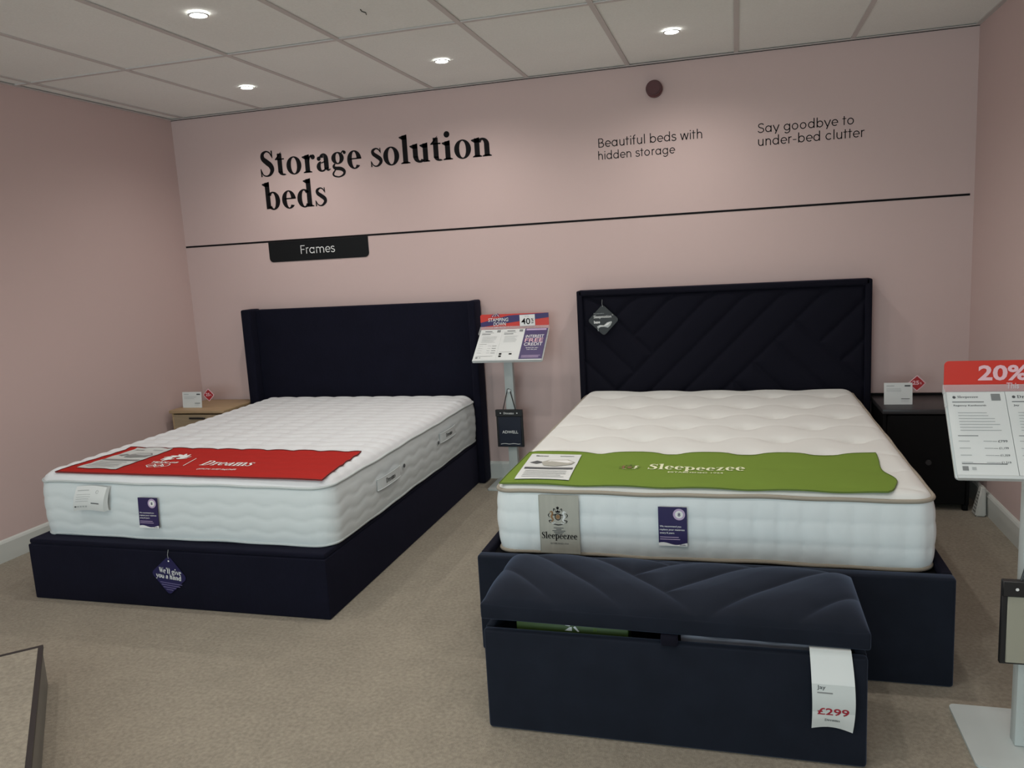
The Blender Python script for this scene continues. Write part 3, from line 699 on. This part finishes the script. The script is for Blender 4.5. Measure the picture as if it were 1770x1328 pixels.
# sewn brand label on the foot end
YB = -2.1535
def bl(L=0): return lambda x, z: Vector((x, YB-L-.002*math.sin((z-.35)/.21*math.pi), z))
mb = MB(); mb.grid(lambda u, v: bl(0)(3.004+.145*u, .352+.218*v), 6, 14); mb.grid(lambda u, v: bl(-.003)(3.004+.145*u, .352+.218*v), 6, 14)
for xx in (3.004, 3.149): mb.tube([bl(0)(xx, .352+.218*k/10) for k in range(11)], .0012, 6)
blab = mb.build('brand_label', 'taglab', mat_r, label='taupe satin brand label with a crest')
def crest(mb, f, cx, cy, s, mi_gold, mi_dark, mi_white):
    def poly(pts, mi): mb.poly([f(cx+a*s, cy+b*s) for a, b in pts], mi)
    poly([(.22*math.cos(k*.45), .02+.24*math.sin(k*.45)) for k in range(14)], mi_gold)
    def stroke(pts, mi):
        g = G().st([(a*s, b*s, c*s) for a, b, c in pts], n=4); mb.add([f(cx+a, cy+b) for a, b in g.P[0][0]], g.P[0][1], mi)
    for sg, mi in ((-1, mi_gold), (1, mi_white)):
        stroke([(sg*.85, .45, .05), (sg*.62, .55, .16), (sg*.55, .30, .20), (sg*.66, .02, .20), (sg*.50, -.30, .16), (sg*.70, -.52, .08)], mi)
        stroke([(sg*.55, .22, .07), (sg*.36, .20, .09), (sg*.25, .32, .05)], mi_dark)
        stroke([(sg*.85, -.05, .05), (sg*.98, .18, .08), (sg*.82, .38, .05)], mi_dark)
        stroke([(sg*.60, -.35, .06), (sg*.92, -.40, .09), (sg*.78, -.62, .05)], mi_dark)
        stroke([(sg*.30, -.60, .06), (sg*.48, -.68, .09), (sg*.62, -.62, .05)], mi_white)
        stroke([(sg*.42, .60, .06), (sg*.40, .85, .08), (sg*.22, .75, .05)], mi_dark)
    g = G().ring(cx, cy+.02*s, .33*s, .36*s, .08*s, .08*s); mb.add([f(a, b) for a, b in g.P[0][0]], g.P[0][1], mi_dark)
    poly([(-.2, .45), (.2, .45), (.26, .68), (.12, .58), (0, .74), (-.12, .58), (-.26, .68)], mi_dark)
    poly([(-.08, .78), (.08, .78), (.14, 1.0), (0, 1.08), (-.14, 1.0)], mi_dark)
    stroke([(-.5, -.72, .06), (0, -.82, .10), (.5, -.72, .06)], mi_dark)
mb = MB(); g = bl(.0012); crest(mb, g, 3.073, .490, .036, 1, 0, 2)
for k, wd in enumerate((.018, .010, .024, .018, .014)): rectf(mb, g, 3.074-wd, .448-.0055*k, 3.074+wd, .4505-.0055*k, 3)
put(mb, layout('Sleepeezee', serif), g, 3.010, .408, .131, .026, base=True)
put(mb, bf('ESTABLISHED 1924', .0), g, 3.042, .387, .066, .006, 3)
mb.build('lettering', ('ink', 'gold', 'paper', 'dgrey'), blab, smooth=False)
replace_label(mat_r, 3.430, 3.528, .400, .540, -2.157, .0)

GC = ((2.850, -2.125), (4.182, -2.130), (2.852, -1.672), (4.205, -1.635))
gdr = drape(tzR, *GC, .003, lambda u, v: (0 if u < .88 else ((u-.88)/.12)*(.026*math.exp(-((v-.26)/.17)**2)-.006*math.exp(-((v-.62)/.14)**2)-.018*max(0, 1-v/.08)**2)), (2.87, 4.27, -2.09))
run = thing('bed_runner', 'green fabric display runner lying across the foot of the right mattress', 'runner', (3.53, -1.9, .59), 'display runners on the mattresses')
slab(gdr, 140, 44).build('cloth', 'green', run, angle=60)
hem = [gdr(.001)(k/80, 0) for k in range(81)]+[gdr(.001)(1, k/24) for k in range(1, 25)]+[gdr(.001)(1-k/80, 1) for k in range(1, 81)]+[gdr(.001)(0, 1-k/24) for k in range(1, 24)]
MB().tube(hem, .0018, 6, closed=True).build('hem', 'dgreen', run)
wg = lambda L: world_map(gdr, L, *GC)
gf = wg(.0022)
mb = MB(); put(mb, layout('Sleepeezee', serif), gf, 3.372, -1.918, .352, .080, base=True)
put(mb, bf('ESTABLISHED 1924', .01), gf, 3.450, -1.962, .197, .016)
mb.build('lettering', 'cream_print', run, smooth=False, label='cream brand lettering')
mb = MB(); crest(mb, gf, 3.300, -1.885, .040, 1, 2, 0); mb.build('emblem', ('cream_print', 'gold', 'dgreen'), run, smooth=False, label='small crest')
leaflet(wg, ((2.898, -2.085), (3.103, -2.080), (3.085, -1.725), (2.875, -1.720)), 'leaflet', 'white product leaflet with mattress picture lying on the green runner', ('paper', 'dgrey', 'lgrey', 'taglab', 'white'))

# dark diamond tag on the right headboard
t, f, f2 = diamond(2.937, 1.024, -.130, .094, .094, .02, 'bagblack', 'hang_tag', 'black diamond hang tag with a small white bed picture on the right headboard')
mb = MB(); put(mb, bf('Sleepmotion', .008), f, -.056, .008, .105, .022); put(mb, bf('base', .025), f, -.056, -.018, .036, .017); put(mb, bf('Try me with a', .0), f, -.056, .036, .062, .008, 1)
put(mb, bf('TM', .0), f, .052, .026, .008, .005)
mb.poly([f(a, b) for a, b in ((-.040, -.036), (-.022, -.028), (.002, -.030), (.022, -.014), (.048, -.008), (.052, -.014), (.040, -.034), (.026, -.046), (.004, -.040), (-.018, -.040), (-.034, -.050))], 2)
mb.poly([f2(a, b) for a, b in ((-.034, -.037), (-.020, -.031), (.003, -.033), (.023, -.018), (.044, -.012), (.026, -.030), (.004, -.036))], 0)
mb.poly([f(a, b) for a, b in ((-.036, -.05), (-.033, -.05), (-.032, -.064), (-.035, -.064))], 2)
mb.build('lettering', ('white', 'lgrey', 'lgrey'), t, smooth=False)

# ------------------------------------------------------------------ bedside tables with price cards
t = thing('bedside_table', 'pale oak bedside table in the corner left of the winged headboard', 'bedside table', (.29, -.22, 0), 'bedside tables')
MB().box(.040, .466, -.425, -.020, .518, .540, .006, 2).build('top', 'oak', t)
MB().box(.050, .066, -.410, -.030, .10, .517, .003, 1).box(.440, .456, -.410, -.030, .10, .517, .003, 1).box(.066, .440, -.045, -.030, .10, .517).box(.066, .440, -.400, -.030, .10, .118).build('carcass', 'oak', t)
for z0, z1 in ((.310, .510), (.112, .302)):
    d = MB().box(.069, .437, -.416, -.398, z0, z1, .003, 1).build('drawer', 'oakf', t)
    MB().box(.193, .313, -.428, -.4165, z1-.030, z1-.018, .003, 1).build('handle', 'bagblack', d, label='black bar handle')
for x in (.062, .444):
    for y in (-.395, -.045): MB().cyl((x+(.01 if x < .2 else -.01), y, .05), (0, 0, 1), .012, .099, 16, r2=.017).build('leg', 'oak', t)
t = thing('bedside_table', 'black stained bedside table right of the chevron headboard', 'bedside table', (4.63, -.22, 0), 'bedside tables')
MB().box(4.424, 4.850, -.432, -.020, .512, .538, .004, 2).build('top', 'dktop', t)
MB().box(4.430, 4.446, -.420, -.030, .03, .511, .002, 1).box(4.826, 4.842, -.420, -.030, .03, .511, .002, 1).box(4.446, 4.826, -.045, -.030, .03, .511).box(4.446, 4.826, -.41, -.045, .03, .05).build('carcass', 'dkwood', t)
MB().box(4.424, 4.850, -.036, -.020, .539, .552, .002, 1).build('back_lip', 'dkwood', t)
d = MB().box(4.449, 4.823, -.424, -.406, .035, .505, .003, 1).build('door', 'dkwood', t)
MB().cyl((4.646, -.431, .258), (0, 1, 0), .014, .014, 24, bev=.003).build('knob', 'dktop', d, label='dark grey round knob')
for x in (4.445, 4.827):
    for y in (-.405, -.045): MB().box(x-.012, x+.012, y-.012, y+.012, .001, .030).build('foot', 'dkwood', t)
def price_card(x0, x1, z0, Y, hgt, label, bx, bz):
    t = thing('price_card', label, 'sign', ((x0+x1)/2, Y, z0), 'price cards on the bedside tables')
    lean = .10
    f = lambda L=0: (lambda u, v: Vector((u, Y+lean*(v-z0)-L, v)))
    mb = MB(); mb.prism([f(0)(x0, z0), f(0)(x1, z0), f(0)(x1, z0+hgt), f(0)(x0, z0+hgt)], (0, .002, 0))
    mb.prism([(x0+.02, Y+.003, z0), (x0+.02, Y+.055, z0), (x0+.02, Y+.012, z0+hgt*.7)], (.02, 0, 0)).build('card', 'paper', t, smooth=False)
    mb = MB(); g = f(.001)
    rectf(mb, g, x0+.012, z0+hgt-.014, x0+.05, z0+hgt-.018); rectf(mb, g, x1-.038, z0+hgt-.012, x1-.010, z0+hgt-.020, 1)
    bars(mb, g, x0+.012, z0+hgt-.03, x1-.03, 3, .007, .0015, 0, .3); bars(mb, g, x1-.055, z0+.032, x1-.012, 1, .01, .003, 1, .1); bars(mb, g, x1-.055, z0+.024, x1-.012, 2, .007, .0015, 0, .3)
    mb.build('lettering', ('lgrey', 'dgrey'), t, smooth=False)
    def dia(r, L): return [Vector((bx+r*a, Y+lean*(bz-z0)+.004-L, bz+r*b)) for a, b in ((0, -1), (.55, -.5), (1, 0), (.55, .5), (0, 1), (-.55, .5), (-1, 0), (-.55, -.5))]
    b = MB().prism(dia(.043, 0), (0, -.0015, 0), 1).build('discount_badge', ('white', 'pinkp'), t, smooth=False, label='red diamond 25% badge')
    mb = MB().poly(dia(.037, .0022)); h = lambda u, v: Vector((u, Y+lean*(bz-z0)+.004-.003, v))
    mb.build('badge_face', 'badge', b, smooth=False)
    mb = MB(); put(mb, bf('25', .03), h, bx-.022, bz-.008, .032, .022); put(mb, bf('%', .01), h, bx+.013, bz-.006, .010, .012, 0); mb.build('lettering', 'pinkp', b, smooth=False)
price_card(.082, .232, .5405, -.33, .106, 'white price card with red 25% badge on the oak bedside table', .287, .625)
price_card(4.452, 4.590, .5385, -.30, .115, 'white price card with red 25% badge on the black bedside table', 4.612, .650)

# ------------------------------------------------------------------ sign stands
def stand(loc, pole, base, up, low, hz, label, kind):
    """pole (x0,x1,y0,y1) base (x0,x1,y0,y1) up (y,z) low (y,z) tray left x, width"""
    t = thing('sign_stand', label, 'sign stand', loc, 'white tray sign stands'); x0, x1 = hz[0], hz[1]
    mb = MB(); mb.prism([(a, b, .001) for a, b in rrect(*base, .018)], (0, 0, .008)); mb.build('base_plate', 'stand', t)
    MB().box(*pole, .010, up[1]-.06, .003, 2).build('pole', 'stand', t)
    kz = hz[3]; kx = (pole[0]+pole[1])/2
    MB().cyl((kx, pole[2]-.006, kz), (0, 1, 0), .011, .012, 20, bev=.002).build('hook', 'tray', t)
    L = math.hypot(up[0]-low[0], up[1]-low[1]); uy = Vector((0, up[0]-low[0], up[1]-low[1])).normalized()
    fr = frame((x0, low[0], low[1]), (1, 0, 0), uy); n = Vector((1, 0, 0)).cross(uy)
    w_ = x1-x0
    mb = MB(); mb.prism([fr(-.012)(a, b) for a, b in rrect(0, w_, 0, L, .010)], n*.008)
    mb.prism([fr(-.004)(a, b) for a, b in ((.004, .0), (w_-.004, .0), (w_-.004, .008), (.004, .008))], n*.010)
    mb.prism([fr(-.05)(a, b) for a, b in ((w_/2-.03, L*.35), (w_/2+.03, L*.35), (w_/2+.03, L*.6), (w_/2-.03, L*.6))], n*.038).build('tray', 'tray', t)
    # header card, nearly upright
    hzb, hzt = up[1]-.002, hz[2]; hy = up[0]+.002
    hd = frame((x0, hy, hzb), (1, 0, 0), (0, 0, 1)); hh = hzt-hzb
    hc = MB().prism([hd(0)(a, b) for a, b in rrect(0, w_, 0, hh, .012, 6, (0, 0, 1, 1))], (0, .003, 0)).build('header_card', 'signred', t, smooth=False)
    MB().prism([hd(.003)(a, b) for a, b in ((-.004, -.004), (w_+.002, -.004), (w_+.002, .020), (-.004, .020))], (0, -.002, 0)).prism([fr(.001)(a, b) for a, b in ((-.004, L-.05), (.001, L-.05), (.001, L), (-.004, L))], n*.010).build('clip_rail', 'acryl', t, label='clear plastic rail')
    th = w_/3
    if kind == 1:
        mb = MB(); g = hd(.0012)
        mb.poly([g(0, .018), g(0, .045), g(w_*.42, .085), g(w_, hh), g(w_, hh*.70), g(w_*.5, .045)], 0)
        mb.build('stripe', 'navyp', hc, smooth=False)
        mb = MB(); g = hd(.0030)
        put(mb, bf('STAMPING', .008), g, .050, .050, .128, .022, 0, .12); put(mb, bf('DOWN', .008), g, .083, .024, .078, .022, 0, .12); put(mb, bf('ON PRICE', .02), g, .088, .008, .070, .012, 2, .12)
        for k in range(5):
            q = G().st([(.070+.008*k, .078, .002), (.082+.008*k, .090+.002*k, .004), (.100+.007*k, .086-.002*k, .002)], n=4); mb.add([g(a, b) for a, b in q.P[0][0]], q.P[0][1], 0 if k % 2 else 1)
        mb.build('slogan', ('white', 'bluep', 'pinkp'), hc, smooth=False)
        g = hd(.0040); fp = MB().prism([g(a, b) for a, b in ((.252, .018), (.348, .020), (.348, .088), (.252, .086))], (0, -.001, 0)).build('offer_panel', 'white', hc, smooth=False)
        mb = MB(); g = hd(.0058); put(mb, bf('40', .008), g, .262, .028, .056, .038); put(mb, bf('%', .01), g, .324, .046, .016, .018); put(mb, bf('OFF', .01), g, .324, .032, .016, .010); put(mb, bf('UP TO', .0), g, .285, .074, .026, .006, 1)
        mb.build('lettering', ('ink', 'grey'), fp, smooth=False)
    else:
        mb = MB(); g = hd(.0015)
        put(mb, bf('20%', .03), g, .082, .030, .118, .042); put(mb, bf('This', .015), g, .150, .008, .030, .016)
        mb.build('lettering', 'pinkp', hc, smooth=False, label='pale 20% lettering')
    sw = .150
    for k in range(3):
        a0 = .004+k*(w_-.008)/3; a1 = a0+(w_-.008)/3-.001; last = (k == 2 and kind == 1)
        g = fr(.001+.0012*k); mb = MB(); mb.prism([g(a0, .010), g(a1, .010), g(a1, L-.004), g(a0, L-.004)], n*.0008)
        sh = mb.build('info_sheet', 'violet' if last else 'paper', t, smooth=False, label='violet sheet reading Interest free credit' if last else None)
        g = fr(.0026+.0012*k); mb = MB(); wd = a1-a0
        if last:
            put(mb, bf('INTEREST', .006), g, a0+.014, L-.088, .112, .026); put(mb, bf('FREE', .008), g, a0+.014, L-.124, .112, .032, 1); put(mb, bf('CREDIT', .006), g, a0+.014, L-.156, .112, .027)
            put(mb, bf('Spread the cost -', .01), g, a0+.030, L-.180, .080, .012); put(mb, bf('over the year', .01), g, a0+.037, L-.194, .065, .011)
            bars(mb, g, a0+.014, .040, a1-.012, 3, .008, .003, 2, .1); rectf(mb, g, a0+.008, L-.008, a1-.008, L-.022, 2)
            mb.build('lettering', ('white', 'pinkp', 'lilac'), sh, smooth=False)
        else:
            if kind == 2:
                put(mb, layout('Sleepeezee' if k == 0 else 'Dreams', serif), g, a0+.026, L-.024, .050, .009, 1)
                put(mb, bf('Regency Kenilworth' if k == 0 else 'Jay', .015), g, a0+.014, L-.048, .078 if k == 0 else .014, .006, 1)
                q = G().ring(a0+.018, L-.020, .004, .004, .004, .004); mb.add([g(a, b) for a, b in q.P[0][0]], q.P[0][1], 1)
            else: bars(mb, g, a0+.03, L-.018, a0+.08, 1, .01, .006, 1, .1); bars(mb, g, a0+.014, L-.044, a0+.075, 1, .01, .005, 1, .1)
            rectf(mb, g, a0+.012, L-.033, a0+.088, L-.035, 1)
            rectf(mb, g, a1-.034, L-.010, a1-.012, L-.030, 0)
            bars(mb, g, a0+.022, L-.065, a1-.020, 7, .0085, .0020, 2, .35)
            if not (kind == 1 and k == 1):
                rectf(mb, g, a0+.014, L-.132, a0+.062, L-.1335, 1)
                for r in range(4):
                    v = L-.147-.020*r; rectf(mb, g, a0+.014, v, a0+.040, v-.002, 2); rectf(mb, g, a0+.072, v, a0+.092, v-.002, 2)
                    if kind == 2 and k == 0: put(mb, bf(('£799', '£1,199', '£1,359', '£1,519')[r], .01), g, a1-.035, v-.004, .022, .0065, 1); rectf(mb, g, a1-.048, v-.0006, a1-.037, v-.0018, 0)
                    else: rectf(mb, g, a1-.040, v, a1-.014, v-.004, 0)
                rectf(mb, g, a0+.014, .042, a1-.022, .040, 1); rectf(mb, g, a0+.014, .034, a0+.028, .022, 0); rectf(mb, g, a0+.036, .032, a0+.046, .024, 2)
            else:
                rectf(mb, g, a0+.014, .074, a1-.05, .0725, 0); rectf(mb, g, a0+.014, .064, a0+.030, .050, 3); rectf(mb, g, a0+.014, .044, a0+.030, .031, 3); rectf(mb, g, a0+.075, .062, a0+.093, .050, 3)
            mb.build('lettering', ('grey', 'dgrey', 'lgrey', 'ink'), sh, smooth=False)
    return t
stand((2.343, -.15, 0), (2.315, 2.371, -.172, -.130), (2.197, 2.489, -.290, -.018), (-.150, .990), (-.370, .822), (2.176, 2.609, 1.083, .612),
      'white sign stand between the two beds with a red 40% header', 1)
stand((4.455, -2.5, 0), (4.427, 4.483, -2.548, -.130-2.376), (4.306, 4.604, -2.660, -2.350), (-2.480, .997), (-2.632, .795), (4.240, 4.673, 1.079, .60),
      'white sign stand at the right edge of the photo with a red 20% header', 2)
def swatch(kx, Y, z1, z0, knob_z, kind, label, ky):
    t = thing('swatch_holder', label, 'swatch board', (kx, Y, z0), 'hanging swatch boards on the sign stands'); hw = .085; x0, x1 = kx-hw, kx+hw
    MB().box(x0, x1, Y-.006, Y+.008, z0, z1, .002, 1).build('board', 'bagblack', t)
    MB().box(x0-.001, x1+.001, Y-.016, Y-.0065, z1-.042, z1+.001, .002, 1).build('top_bar', 'bagblack', t)
    MB().box(x0+.013, x1-.012, Y-.011, Y-.0065, z0+.006, z1-.043, .002, 1).build('swatch', 'bagnavy' if kind == 1 else 'bagbeige', t, label='navy swatch' if kind == 1 else 'beige swatch')
    f = frame((kx, Y-.0175, 0), (1, 0, 0), (0, 0, 1))(0); mb = MB()
    put(mb, layout('Dreams', serif), f, -.033, z1-.027, .066, .014, base=True)
    for sx in (-1, 1): mb.add([f(sx*.053+.0045*math.cos(a), z1-.020+.0045*math.sin(a)) for a in range(7)], [list(range(7))])
    f = frame((kx, Y-.0125, 0), (1, 0, 0), (0, 0, 1))(0)
    if kind == 1:
        put(mb, bf('ADWELL', .012), f, -.049, z0+.088, .102, .018)
        mb.grid(lambda u, v: f(-.062+.125*u, z0+.018+.003*v+.004*abs(math.sin(7*u))), 12, 1)
    else: mb.add([f(-.028+.003*math.cos(a), z0+.135+.003*math.sin(a)) for a in range(7)], [list(range(7))])
    mb.build('lettering', 'white', t, smooth=False)
    MB().tube([(kx-.040, Y, z1-.003), (kx-.007, ky, knob_z+.012), (kx, ky, knob_z+.015), (kx+.007, ky, knob_z+.012), (kx+.040, Y, z1-.003)], .003, 6).build('cord', 'bagblack', t)
swatch(2.340, -.190, .495, .258, .608, 1, 'black hanging board with navy swatch and white capitals on the middle stand', -.180)
swatch(4.456, -2.575, .505, .268, .598, 2, 'black hanging board with beige swatch on the stand at the right edge', -2.556)

# ------------------------------------------------------------------ blanket box bench
bx = thing('blanket_box', 'navy velvet blanket box with quilted lid ajar at the foot of the right bed', 'storage bench', (3.49, -2.52, 0))
BX0, BX1, BY0, BY1 = 2.955, 4.026, -2.715, -2.335
MB().box(BX0, BX1, BY0, BY0+.028, .002, .322, .010, 3).build('front_panel', 'navy', bx)
MB().box(BX0, BX1, BY1-.028, BY1, .002, .322, .008, 3).build('back_panel', 'navy', bx)
MB().box(BX0, BX0+.028, BY0+.029, BY1-.029, .002, .322, .006, 2).build('side_panel', 'navy', bx)
MB().box(BX1-.028, BX1, BY0+.029, BY1-.029, .002, .322, .006, 2).build('side_panel', 'navy', bx)
MB().box(BX0+.029, BX1-.029, BY0+.029, BY1-.029, .004, .012).build('bottom_panel', 'black', bx)
tilt = lambda x: .357-.012*(x-BX0)/(BX1-BX0)
mb = MB().box(BX0-.004, BX1+.006, BY0-.005, BY1, 0, .050, .008, 3)
for v in mb.v: v.z += tilt(v.x)
lid = mb.build('lid', 'navy', bx)
for k, (a, b) in enumerate(((3.484, 3.530),)):
    mb = MB().box(a, b, BY0-.012, BY0+.02, .318, .349, .004, 2).build('lid_stop', 'navy_dark', bx)
MB().tube([(3.0, BY1-.035, .30), (3.0, BY1-.03, .36)], .006, 8).tube([(3.98, BY1-.035, .30), (3.98, BY1-.03, .352)], .006, 8).build('hinge_stay', 'steel', bx)
def bseam(x, y):
    Q = x+y; P = x-y; ds = []
    if Q < .87: ds = [abs(Q-q)/1.414 for q in (.87, .67, .47, .27)]
    else:
        ds = [abs(Q-.87)/1.414]
        if P > 5.90: ds += [abs(P-p)/1.414 for p in (5.90, 6.11, 6.33, 6.56)]
        else: ds += [abs(P-5.90)/1.414, abs(Q-1.08)/1.414, abs(Q-1.29)/1.414]
    return min(ds)
mb = MB()
def cush(u, v):
    x = BX0-.002+(BX1-BX0+.006)*u; y = BY0-.003+(BY1-BY0+.002)*v
    ex = min(u, 1-u)*(BX1-BX0); ey = min(v, 1-v)*(BY1-BY0)
    kx_ = math.sqrt(1-(1-min(1, ex/.085))**2); ky_ = math.sqrt(1-(1-min(1, ey/.14))**2)
    pl = (1-math.exp(-bseam(x, y)/.030))
    return (x, y, tilt(x)+.046+(.052*kx_*ky_)*(.62+.38*pl)+.003*kx_*ky_)
mb.grid(cush, 190, 70); mb.build('cushion', 'navy', bx, angle=180)
# contents and the hanging price ticket
t = thing('gift_bag', 'dark green bag with white leaf motif inside the open blanket box', 'bag', (3.21, -2.62, .012))
MB().box(3.045, 3.385, -2.662, -2.585, .0135, .338, .004, 2).build('bag_body', 'bag', t)
mb = MB(); f = frame((3.045, -2.6635, 0), (1, 0, 0), (0, 0, 1))(0)
for pts in (((.150, .312), (.172, .312), (.172, .325), (.164, .323)), ((.176, .324), (.190, .310), (.194, .312), (.182, .328)), ((.152, .328), (.166, .326), (.170, .338), (.154, .338)), ((.176, .330), (.192, .332), (.194, .338), (.178, .338))): mb.poly([f(a, b) for a, b in pts])
put(mb, bf('H', .0), f, .238, .314, .008, .012, 1); mb.build('leaf_print', ('white', 'green'), t, smooth=False)
mb = MB(); mb.grid(lambda u, v: (3.535+.40*u, -2.655+.055*v, .318+.010*math.sin(v*2.6)+.003*math.sin(17*u)-.010*v), 40, 6); mb.grid(lambda u, v: (3.535+.40*u, -2.655, .20+.118*v+.003*v*math.sin(17*u)), 40, 3)
mb.grid(lambda u, v: (3.535+.40*u, -2.60, .19+.124*v), 10, 2); mb.grid(lambda u, v: (3.535+.40*u, -2.655+.055*v, .195), 10, 2)
mb.box(3.54, 3.93, -2.65, -2.604, .0135, .20)
tag(mb.build('folded_packet', 'film', angle=180), 'clear plastic wrapped packet showing in the gap of the open blanket box', 'packet')
t = thing('price_ticket', 'long white price ticket reading £299 hanging from the blanket box', 'tag', (3.93, -2.72, .34))
def tk_(L=0):
    def g(u, v):          # v from 0 at bottom to 1 at the lid
        z = .112+.232*v; y = -2.724-.020*math.sin(math.pi*min(1, v*1.05))-.006*math.sin(2*math.pi*v); zz = z+(.010*math.sin(math.pi*u)-.004*u)*max(0, 1-v*4)
        return Vector((3.884+.104*u-.006*v**3+.004*math.sin(math.pi*v)*u, y-L, zz))
    return g
mb = MB(); mb.grid(tk_(0), 10, 36); mb.grid(tk_(-.0008), 10, 36); mb.grid(lambda u, v: (3.878+.104*u, -2.724+.05*v, .344-.002*v), 4, 3); mb.build('card', 'paper', t, angle=180)
mb = MB(); g = tk_(.0012); put(mb, bf('Jay', .015), g, .12, .535, .20, .055); rectf(mb, g, .12, .515, .48, .500, 1)
put(mb, bf('£299', .02), g, .12, .235, .74, .095, 2); put(mb, layout('Dreams', serif), g, .30, .125, .36, .045)
mb.build('lettering', ('dgrey', 'grey', 'redprice'), t, smooth=False)
mb = MB(); mb.grid(lambda u, v: tk_(.0006)(.0+u, .46*v*1+.0 if False else .27+.33*v), 8, 14); mb.build('printed_panel', 'paper2', t, angle=180)

# ------------------------------------------------------------------ small things at the edges
t = thing('plastic_housing', 'white ridged plastic wedge standing on the carpet by the right skirting', 'box', (4.885, -.47, 0))
def wz(x0, x1, y0, y1, mi=0): pass
mb = MB(); b = bmesh.new(); bmesh.ops.create_cube(b, size=1)
for v in b.verts:
    top = v.co.z > 0
    v.co = Vector((4.848+(.050 if v.co.x > 0 else 0) if not top else 4.878+(.022 if v.co.x > 0 else 0), -.515+(.075 if v.co.y > 0 else 0) if not top else -.49+(.04 if v.co.y > 0 else 0), .002 if not top else .150))
bmesh.ops.bevel(b, geom=b.edges[:], offset=.006, segments=3, affect='EDGES'); mb.bm(b); mb.build('shell', 'plastic', t)
mb = MB()
for k in range(7):
    s = .15+.11*k; x = 4.848+.030*s-.0012; z = .002+.148*s; mb.box(x-.0012, x+.001, -.505+.02*s, -.455-.02*s, z-.003, z+.003)
mb.build('vent_slots', 'plas2', t, smooth=False)
# low carpet-topped display plinth at the bottom left
pl = thing('display_plinth', 'low display plinth with beige top and dark brown edge at the lower left corner', 'plinth', (1.05, -3.2, 0))
ang = math.atan2(-.411, .394); du = Vector((math.cos(ang), math.sin(ang), 0)); dv = Vector((math.sin(ang), -math.cos(ang), 0))
C0 = Vector((1.307, -2.745, 0))
def box_on(a0, a1, b0_, b1_, z0, z1):
    return [C0+du*a+dv*b+Vector((0, 0, z0)) for a, b in ((a0, b0_), (a1, b0_), (a1, b1_), (a0, b1_))], (0, 0, z1-z0)
mb = MB(); mb.prism(*box_on(.004, 1.196, .004, .796, .001, .140)); mb.build('body', 'plinth', pl, smooth=False)
mb = MB(); mb.prism(*box_on(0, 1.2, 0, .015, .140, .1515)); mb.prism(*box_on(0, 1.2, .785, .8, .140, .1515)); mb.prism(*box_on(0, .015, .0151, .7849, .140, .1514)); mb.prism(*box_on(1.185, 1.2, .0151, .7849, .140, .1514)); mb.build('edge_trim', 'trimdk', pl, smooth=False)
mb = MB(); mb.prism(*box_on(.0155, 1.1845, .0155, .7845, .1405, .150)); mb.build('top', 'carpet', pl, smooth=False)
